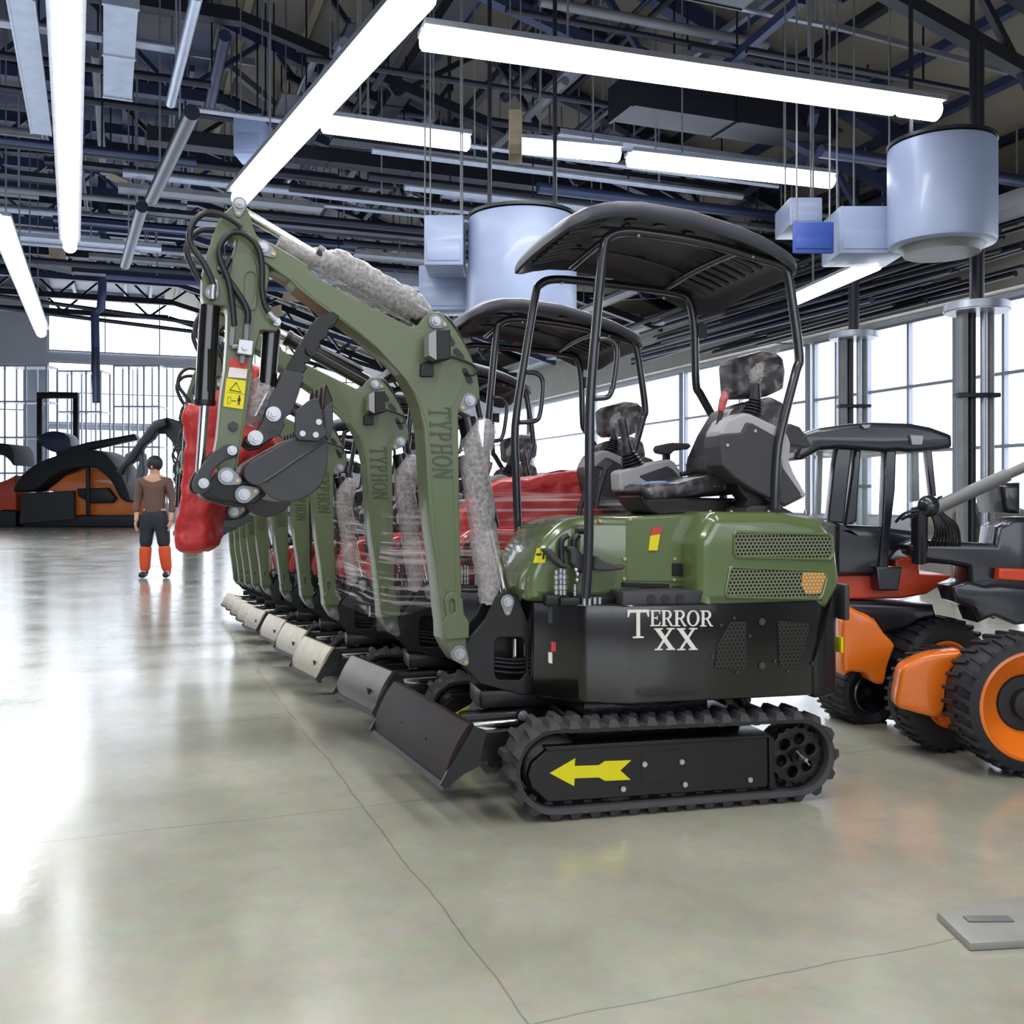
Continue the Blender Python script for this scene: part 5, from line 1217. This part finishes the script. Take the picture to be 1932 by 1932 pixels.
# ------------------------------------------------------------------ forestry machines
ORANGE = mat('orange_paint', (232, 116, 22), .35, coat=.4, mottle=.08, mscale=4)
REDO = mat('red_orange', (196, 62, 22), .4, coat=.2, mottle=.15, mscale=5)
TYRE = mat('tyre', (24, 25, 32), .6, mottle=.3, mscale=20)
CABB = mat('cab_paint', (22, 27, 38), .3, coat=.4)
GLASS = film_mat('cab_glass', (200, 220, 225), .12, .2, (3, 3, 3), .05, 0)
ZR = Zf(1480, 760, .23395); ZW = Zf(1560, 1080, .21742); ZL = Zf(0, 400, .36239)
def wheel(root, c, r, w, yaw, rim_m, rim_r=.55, n=30, name='wheel'):
    """treaded tyre with a dished rim; axle along the yaw direction"""
    ax = -Vector((math.cos(yaw), math.sin(yaw), 0)); up = Vector((0, 0, 1)); fw = ax.cross(up)
    mb = MB(); prof = [(rim_r * r, -w * .42), (r * .8, -w * .5), (r * .93, -w * .45), (r * .96, -w * .3), (r * .96, w * .3), (r * .93, w * .45), (r * .8, w * .5), (rim_r * r, w * .42)]
    mb.lathe(prof + prof[:1], c, ax, 48, False)
    for k in range(n * 2):
        a = 2 * math.pi * (k / 2) / n; da = .35 * math.pi / n * 2; sd = -1 if k % 2 else 1
        def pt(rr, ang, x): return c + ax * x + (fw * math.cos(ang) + up * math.sin(ang)) * rr
        lo = [pt(r * .94, a - da * .5, 0), pt(r * .94, a + da * .5, 0), pt(r * .93, a + da * 1.2, sd * w * .5), pt(r * .93, a + da * .2, sd * w * .5)]
        hi = [pt(r * 1.0, a - da * .35, 0), pt(r * 1.0, a + da * .35, 0), pt(r * .99, a + da * 1.05, sd * w * .49), pt(r * .99, a + da * .35, sd * w * .49)]
        L_ = [mb.bm.verts.new(p) for p in lo]; H_ = [mb.bm.verts.new(p) for p in hi]; mb.bm.faces.new(H_)
        for j in range(4): mb.bm.faces.new((L_[j], L_[(j + 1) % 4], H_[(j + 1) % 4], H_[j]))
    o = own(mb.build(name, TYRE), root)
    s = MB().lathe([(rim_r * r * 1.02, w * .43), (rim_r * r * .3, w * .3), (rim_r * r * .3, -w * .05), (rim_r * r * .52, -w * .1), (rim_r * r * .6, -w * .22), (rim_r * r * .88, -w * .34), (rim_r * r * .96, -w * .47), (rim_r * r * 1.04, -w * .45)][::-1], c, ax, 48, False).build('rim', rim_m)
    sub(s, o, root)
    h = MB().lathe([(rim_r * r * .54, -w * .08), (rim_r * r * .5, -w * .14), (rim_r * r * .3, -w * .16), (rim_r * r * .28, -w * .3), (rim_r * r * .2, -w * .34)], c, ax, 24).build('hub', TYRE); sub(h, o, root)
    return o
TRC = empty('forestry_tractor', G(1690, 1365), 0, 'orange forestry tractor with tall black glazed cab behind the excavator', 'tractor')
Yt = TRC.location.y; PT = wp(Yt - .1, 0)
wplate('cab_roof', CABB, PT, ZR([(60, 470), (70, 400), (140, 245), (260, 205), (500, 172), (700, 160), (1000, 170), (1160, 200), (1330, 262), (1335, 368), (1200, 388), (1000, 405), (880, 392), (780, 400), (600, 385), (420, 372), (270, 385), (130, 460)]), -.05, .75, TRC, .03, rad=.03)
wplate('roof_lamp', LENS, PT, ZR([(585, 185), (665, 180), (650, 212), (610, 216)]), -.07, -.04, TRC, .003)
wplate('roof_lamp', LENS, PT, ZR([(975, 265), (1085, 270), (1072, 345), (990, 345)]), -.07, -.04, TRC, .003)
for L in ([(430, 330), (545, 330), (545, 400), (480, 975), (350, 960), (400, 500)], [(575, 380), (620, 380), (585, 960), (490, 990), (545, 600)], [(815, 370), (905, 370), (895, 700), (850, 1100), (835, 1500), (745, 1500), (790, 1000)], ):
    wplate('cab_pillar', CABB, PT, ZR(L), 0, .08, TRC, .01)
for L in ([(275, 380), (315, 380), (300, 910), (262, 905)], [(1030, 380), (1085, 380), (1095, 790), (1032, 800)], [(1130, 300), (1185, 300), (1230, 750), (1185, 770)]):
    wplate('cab_pillar', CABB, wp(Yt + .6), ZR(L), 0, .06, TRC, .01)
wplate('cab_glass', GLASS, PT, ZR([(300, 390), (1180, 400), (1200, 800), (850, 1000), (360, 960), (280, 900)]), .05, .06, TRC, 0)
wplate('cab_body', CABB, PT, ZR([(330, 930), (480, 985), (780, 1000), (1080, 1040), (1180, 1090), (930, 1200), (760, 1400), (420, 1400), (430, 1000)]), .02, .7, TRC, .03)
wplate('cab_step', CABB, PT, ZR([(720, 1320), (930, 1320), (900, 1510), (740, 1510)]), -.04, .3, TRC, .01)
wplate('chassis', REDO, PT, ZW([(60, 30), (370, 15), (640, 40), (640, -100), (720, -130), (850, -110), (860, 30), (1150, 40), (1020, 140), (920, 200), (700, 240), (60, 250)]), .08, .6, TRC, .015)
wplate('engine_deck', CABB, PT, ZW([(60, 255), (170, 255), (930, 280), (960, 385), (800, 420), (700, 480), (500, 520), (420, 400), (60, 330)]), .0, .65, TRC, .02)
wplate('fender', ORANGE, PT, crom(ZW([(90, 310), (220, 320), (340, 380), (430, 500), (520, 600), (500, 680), (460, 800), (436, 925), (385, 940), (330, 915), (280, 850), (150, 832), (80, 830)]), 3), -.12, .1, TRC, .02)
wheel(TRC, W(1618, 1300, Yt + .12),   .205, .3, R(-74), CABB, name='wheel')
c = W(1752, 1271, Yt + .02); c.z = .318; wheel(TRC, c, .318, .34, R(-74), ORANGE)
# loader machine at the right edge
HV = empty('log_loader', G(1850, 1440), 0, 'orange wheeled log loader with black crane cut off by the frame edge', 'loader')
c = W(1926, 1345, 4.85); c.z = .335; w4 = wheel(HV, c, .335, .26, R(-88), ORANGE, .77)
c = W(1775, 1320, 5.28); c.z = .27; wheel(HV, c, .27, .2, R(-80), ORANGE, .5)
PH = wp(4.98, -20)
wplate('wheel_guard', ORANGE, WP(*W(1745, 1300, 5.12).xy, -10), crom(ZW([(635, 840), (700, 785), (850, 715), (1000, 690), (1165, 680), (1120, 760), (1040, 880), (1010, 1050), (1000, 1170), (950, 1245), (820, 1225), (700, 1190), (590, 1140), (610, 960)]), 3), -.04, .12, HV, .02)
P5 = wp(5.5)
wplate('loader_body', CABB, P5, ZR([(1020, 1150), (1110, 1110), (1240, 1115), (1700, 1140), (1720, 1000), (1840, 930), (1990, 920), (1990, 1700), (1700, 1750), (1500, 1650), (1490, 1330), (1350, 1310), (1160, 1290), (1060, 1230)]), .0, .22, HV, .03)
wplate('operator_seat', CABB, P5, ZR([(1825, 670), (1860, 645), (1990, 640), (1990, 900), (1860, 890), (1840, 800)]), .1, .45, HV, .03)
wplate('red_bracket', REDO, P5, ZR([(1690, 1330), (1990, 1340), (1990, 1440), (1680, 1420)]), -.06, .0, HV, .01)
wplate('axle_frame', CABB, P5, ZW([(1020, 110), (1150, 60), (1300, 100), (1420, 90), (1750, 120), (1750, 420), (1560, 440), (1380, 360), (1250, 420), (1200, 300), (1060, 240)]), -.1, .12, HV, .02)
q0, q1 = W(1758, 962, 5.45), W(2000, 850, 5.3); own(MB().cyl(q0, q1, .022, .03, n=14).cyl(q0, q0 + (q1 - q0) * .6, .036, n=14).build('crane_arm', DUST), HV)
own(MB().sphere(W(1752, 955, 5.45), .06).build('crane_joint', CABB), HV)
for k in range(9):
    x0, y0 = 1690 + k * 11, 985 - k * 5
    own(MB().tube(crom([tuple(W(x0, y0, 5.5)), tuple(W(x0 + 20, y0 - 18 + (k % 3) * 9, 5.45)), tuple(W(1752 + k * 3, 965, 5.45)), tuple(W(1765 + k * 5, 1000 - k, 5.45)), tuple(W(1755 + k * 7, 1030, 5.5))], 4, False), .008, 6).build('crane_hose', HOSE), HV)
own(MB().cyl(W(1735, 960, 5.47), W(1735, 1060, 5.55), .045, n=14).build('crane_post', CABB), HV)
# grey machine far behind the crane
GM = empty('grey_machine', G(1850, 1120), 0, 'dull grey machine with round guard beyond the crane', 'machine')
Yq = GM.location.y; GREYO = mat('dull_grey', (112, 108, 98), .6, mottle=.2, mscale=4)
wplate('housing', GREYO, wp(Yq), crom(ZR([(1330, 900), (1400, 830), (1480, 800), (1700, 820), (1860, 830), (1990, 900), (1990, 1100), (1850, 1110), (1700, 1090), (1360, 1070)]), 3), .0, 1.4, GM, .06)
wplate('round_guard', DGREY, wp(Yq), crom(ZR([(1360, 900), (1440, 850), (1520, 870), (1555, 940), (1540, 1010), (1490, 1060), (1400, 1050), (1350, 990)]), 4), -.1, .0, GM, .03)
wplate('leg', GREYO, wp(Yq), [W_ for W_ in [(1800, 1010), (1932, 1010), (1932, 1120), (1800, 1120)]], .1, 1.2, GM, .03)
# two orange machines at the far end of the hall
def far_machine(name, px, label, Yf, shapes):
    root = empty(name, G(px, HY + F * EYE / Yf), 0, label, 'tractor')
    for nm, m, L, d0, d1, sm in shapes: wplate(nm, m, wp(Yf), crom(ZL(L), 3) if sm else ZL(L), d0, d1, root, .05)
    return root
Yf = 45.5
far_machine('orange_harvester', 140, 'orange harvester with huge black tyre at the far end of the hall', Yf, [
    ('hood', ORANGE, [(225, 1450), (330, 1370), (430, 1338), (545, 1338), (620, 1400), (668, 1500), (750, 1505), (742, 1575), (370, 1580), (360, 1470)], .3, 2.6, False),
    ('tyre_cover', TYRE, [(85, 1450), (130, 1370), (250, 1290), (450, 1238), (560, 1268), (640, 1365), (690, 1500), (640, 1490), (590, 1400), (510, 1335), (400, 1332), (290, 1372), (210, 1440), (130, 1452)], -.3, 2.2, True),
    ('track_pad', RUBBER, [(112, 1465), (380, 1450), (385, 1600), (100, 1625)], 0, 2.4, False),
    ('chassis', INK, [(80, 1585), (740, 1580), (740, 1640), (110, 1645)], .2, 2.2, False),  # dark slab stands in for the black shadow at the base
    ('engine_block', INK, [(400, 1440), (560, 1436), (600, 1490), (580, 1515), (470, 1515), (405, 1480)], 0, .4, False),
    ('boom', INK, [(255, 1245), (420, 1195), (670, 1150), (690, 1180), (440, 1232), (270, 1275)], .6, 1.2, False),
    ('mast', INK, [(450, 1240), (468, 1240), (470, 1575), (450, 1575)], -.1, .1, False),
    ('driver_seat', NAVY, [(165, 1165), (240, 1135), (320, 1160), (330, 1230), (260, 1250), (180, 1210)], .6, 1.6, True)])
far_machine('orange_harvester', 10, 'orange machine cut off by the frame edge at the hall end', Yf, [
    ('hood', REDO, [(-60, 1420), (20, 1395), (66, 1370), (74, 1555), (-60, 1545)], .2, 2.2, False),
    ('chassis', INK, [(-60, 1550), (70, 1558), (70, 1645), (-60, 1645)], .2, 2.0, False),
    ('tyre_cover', TYRE, [(-60, 1210), (20, 1205), (62, 1235), (72, 1320), (45, 1290), (0, 1260), (-60, 1260)], 0, 2.0, True)])
far_machine('loader_crane', 290, 'black crane arm arching over the person in orange trousers', 30, [
    ('crane_arm', INK, [(600, 1350), (640, 1300), (715, 1195), (770, 1120), (800, 1085), (858, 1072), (868, 1110), (815, 1135), (790, 1180), (745, 1215), (700, 1290), (650, 1330), (630, 1368)], .0, .4, False),
    ('crane_elbow', TYRE, [(790, 1100), (850, 1065), (915, 1085), (950, 1130), (965, 1210), (940, 1290), (955, 1400), (915, 1440), (890, 1350), (905, 1260), (875, 1190), (840, 1150), (800, 1150)], .25, .6, False),
    ('grapple', CHAR, [(640, 1260), (700, 1230), (735, 1260), (745, 1350), (720, 1420), (700, 1380), (715, 1300), (680, 1280), (660, 1310), (655, 1420), (630, 1380)], .1, .5, False),
    ('mast', INK, [(930, 1080), (1010, 1080), (1010, 1724), (930, 1724)], .3, 1.0, False)])
# floor plate in the foreground
gp = [G(1768, 1735), G(1830, 1795), G(1990, 1786), G(1990, 1694)]
c = sum(gp, Vector()) / 4
STP = mat('plate_steel', (146, 146, 142), .4, metal=.2, mottle=.2, mscale=10)
fpv = fill2d([[(p.x - c.x, p.y - c.y) for p in gp]], .012, .003); fpv.transform(Matrix.Translation((0, 0, .013)))
fp = link('steel_plate', smooth(fpv), STP); fp.location = c; tag(fp, 'flat steel plate lying on the concrete in the foreground corner', 'plate')
MB().box((-.12, -.02, .025), (.02, .02, .03), .002).build('weld_mark', DUST, fp)

# ------------------------------------------------------------------ person at the hall end
def person():
    g = G(292, 1090); Yp = g.y; h = 2.0
    k = Yp / F
    root = empty('person', g, 0, 'person in brown jacket and orange-legged dark trousers beside the far orange machine', 'person')
    def chain(name, m, verts, edges, rad, par, lv=2):
        me = bpy.data.meshes.new(name); me.from_pydata(verts, edges, []); o = link(name, me, m, par)
        md = o.modifiers.new('s', 'SKIN'); 
        for v, r in zip(me.skin_vertices[0].data, rad): v.radius = r if isinstance(r, tuple) else (r, r)
        me.skin_vertices[0].data[0].use_root = True
        sm = o.modifiers.new('d', 'SUBSURF'); sm.levels = sm.render_levels = lv
        bpy.context.view_layer.update(); dg = bpy.context.evaluated_depsgraph_get(); m2 = bpy.data.meshes.new_from_object(o.evaluated_get(dg)); m2.materials.clear(); m2.materials.append(m)
        o.modifiers.clear(); o.data = m2; smooth(m2, 180); return o
    SKIN = mat('skin', (196, 150, 124), .5); BRN = mat('brown_jacket', (96, 70, 60), .7, mottle=.2, mscale=10); PANT = mat('dark_trousers', (28, 32, 42), .7); ORL = mat('orange_leg', (206, 76, 34), .6); BOOT = mat('boot', (18, 20, 26), .4); HAIR = mat('dark_hair', (26, 22, 22), .6)
    s = h / 1.8; xs = [(-.13, 0), (.16, 0)]
    V_ = [(0, 0, .96), (0, 0, 1.12), (0, 0, 1.3), (0, 0, 1.46), (0, -.01, 1.54), (0, -.02, 1.66), (0, -.02, 1.74),
          (-.19, 0, 1.43), (-.26, .02, 1.15), (-.25, -.05, .92), (-.25, -.07, .83), (.19, 0, 1.43), (.27, .02, 1.15), (.26, -.05, .92), (.26, -.07, .83),
          (-.11, 0, .88), (-.13, -.01, .5), (-.15, .02, .09), (-.17, -.13, .04), (.11, 0, .88), (.14, .0, .5), (.17, .05, .09), (.2, -.1, .04)]
    Ed = [(0, 1), (1, 2), (2, 3), (3, 4), (4, 5), (5, 6), (3, 7), (7, 8), (8, 9), (9, 10), (3, 11), (11, 12), (12, 13), (13, 14), (0, 15), (15, 16), (16, 17), (17, 18), (0, 19), (19, 20), (20, 21), (21, 22)]
    rd = [(.15, .11), (.14, .1), (.16, .11), (.14, .1), .055, (.085, .1), (.07, .09), .07, .05, .036, .034, .07, .05, .036, .034, .09, .062, .045, .04, .09, .062, .045, .04]
    body = chain('body', SKIN, [(x * s, y * s, z * s) for x, y, z in V_], Ed, [tuple(q * s for q in r) if isinstance(r, tuple) else r * s for r in rd], root)
    chain('jacket', BRN, [(x * s, y * s, z * s) for x, y, z in [(0, 0, .86), (0, 0, 1.12), (0, 0, 1.3), (0, 0, 1.45), (0, 0, 1.5), (-.19, 0, 1.43), (-.26, .02, 1.15), (-.255, -.05, .95), (.19, 0, 1.43), (.27, .02, 1.15), (.265, -.05, .95)]], [(0, 1), (1, 2), (2, 3), (3, 4), (3, 5), (5, 6), (6, 7), (3, 8), (8, 9), (9, 10)], [tuple(q * s for q in r) if isinstance(r, tuple) else r * s for r in [(.185, .14), (.165, .125), (.18, .13), (.15, .11), .075, .085, .064, .05, .085, .064, .05]], root)
    chain('trousers', PANT, [(x * s, y * s, z * s) for x, y, z in [(0, 0, 1.1), (0, 0, .9), (-.115, 0, .8), (-.135, -.01, .42), (.115, 0, .8), (.142, 0, .42)]], [(0, 1), (1, 2), (2, 3), (1, 4), (4, 5)], [tuple(q * s for q in r) if isinstance(r, tuple) else r * s for r in [(.165, .12), (.165, .13), .115, .095, .115, .095]], root)
    for x0, x1, y1 in ((-.135, -.152, .02), (.142, .17, .05)):
        o = chain('trouser_leg', ORL, [(x0 * s, 0, .5 * s), ((x0 + x1) / 2 * s, 0, .3 * s), (x1 * s, y1 * s, .08 * s)], [(0, 1), (1, 2)], [.1 * s, .09 * s, .075 * s], root)
        chain('boot', BOOT, [(x1 * s, y1 * s, .16 * s), (x1 * s, y1 * s, .055 * s), ((x1 * 1.1) * s, (y1 - .16) * s, .045 * s)], [(0, 1), (1, 2)], [.062 * s, .058 * s, .048 * s], root)
    MB().sphere((0, .0, 1.7 * s), .118 * s, (1, 1.08, 1.05), 20).build('hair', HAIR, root)
    f = MB()
    f.sphere((0, -.125 * s, 1.645 * s), .016 * s, (1, 1.3, 1.4), 10); f.build('nose', SKIN, root)
    for x in (-.04, .04): MB().sphere((x * s, -.112 * s, 1.675 * s), .011 * s, n=10).build('eye', HAIR, root)
    MB().sphere((0, -.108 * s, 1.605 * s), .022 * s, (1.2, .5, .35), 10).build('mouth', ORL, root)
    for sx in (-1, 1):
        c = Vector((sx * .255 * s, -.075 * s, .84 * s))
        hb = MB()
        hb.sphere((c.x, c.y, c.z - .03 * s), .04 * s, (.5, .9, 1.1), 12)
        for q in range(4):
            y = c.y + (-.03 + q * .02) * s; L = (.075, .085, .082, .065)[q] * s; hb.tube([(c.x, y, c.z - .06 * s), (c.x - sx * .008 * s, y - .004 * s, c.z - .06 * s - L * .55), (c.x - sx * .024 * s, y - .006 * s, c.z - .06 * s - L)], [.0095 * s, .0085 * s, .007 * s], 8)
        hb.tube([(c.x, c.y - .03 * s, c.z - .02 * s), (c.x - sx * .01 * s, c.y - .06 * s, c.z - .05 * s), (c.x - sx * .016 * s, c.y - .065 * s, c.z - .08 * s)], [.012 * s, .01 * s, .008 * s], 8)
        hb.build('hand', SKIN, root)
    return root
person()

# ------------------------------------------------------------------ light
w = bpy.data.worlds.new('sky'); SC.world = w; w.use_nodes = True
bg = w.node_tree.nodes['Background']; bg.inputs[0].default_value = (.75, .85, 1, 1); bg.inputs[1].default_value = .3
def area(name, loc, rot, sx, sy, power, col=(1, 1, 1)):
    l = bpy.data.lights.new(name, 'AREA'); l.shape = 'RECTANGLE'; l.size = sx; l.size_y = sy; l.energy = power; l.color = col
    o = bpy.data.objects.new(name, l); COL.objects.link(o); o.location = loc; o.rotation_euler = rot; return o
for t, q in ((-5, 330), (-1.5, 330), (3, 330)): area('lamp_bank', E(1.5, t, 6.5), (0, 0, A), .6, 9, q, (1, .98, .95))  # this and the next three: area fills added without any fixture
area('lamp_bank', E(9, 3, 6.1), (0, 0, A), 8, .6, 600, (.95, .97, 1))
for t in (-10, -5.5): area('lamp_bank', E(16, t, 6.0), (0, 0, A), .5, 10, 450, (.9, .95, 1))
area('lamp_bank', E(30, -8, 6.0), (0, 0, A), 14, 8, 1600, (.9, .95, 1))
area('window_light', E(S0 + .5, -2, 4.5), (R(90), 0, A), 20, 5, 750, (.95, .97, 1))  # soft front fill added behind the camera
area('roof_light', E(24, -4, 6.4), (R(180), 0, A), 30, 26, 2100, (.62, .74, 1))  # bluish uplight added to brighten the roof steel, no real fixture
vs = SC.view_settings; vs.view_transform = 'Standard'; vs.look = 'None'; vs.gamma = 1; vs.exposure = 0.
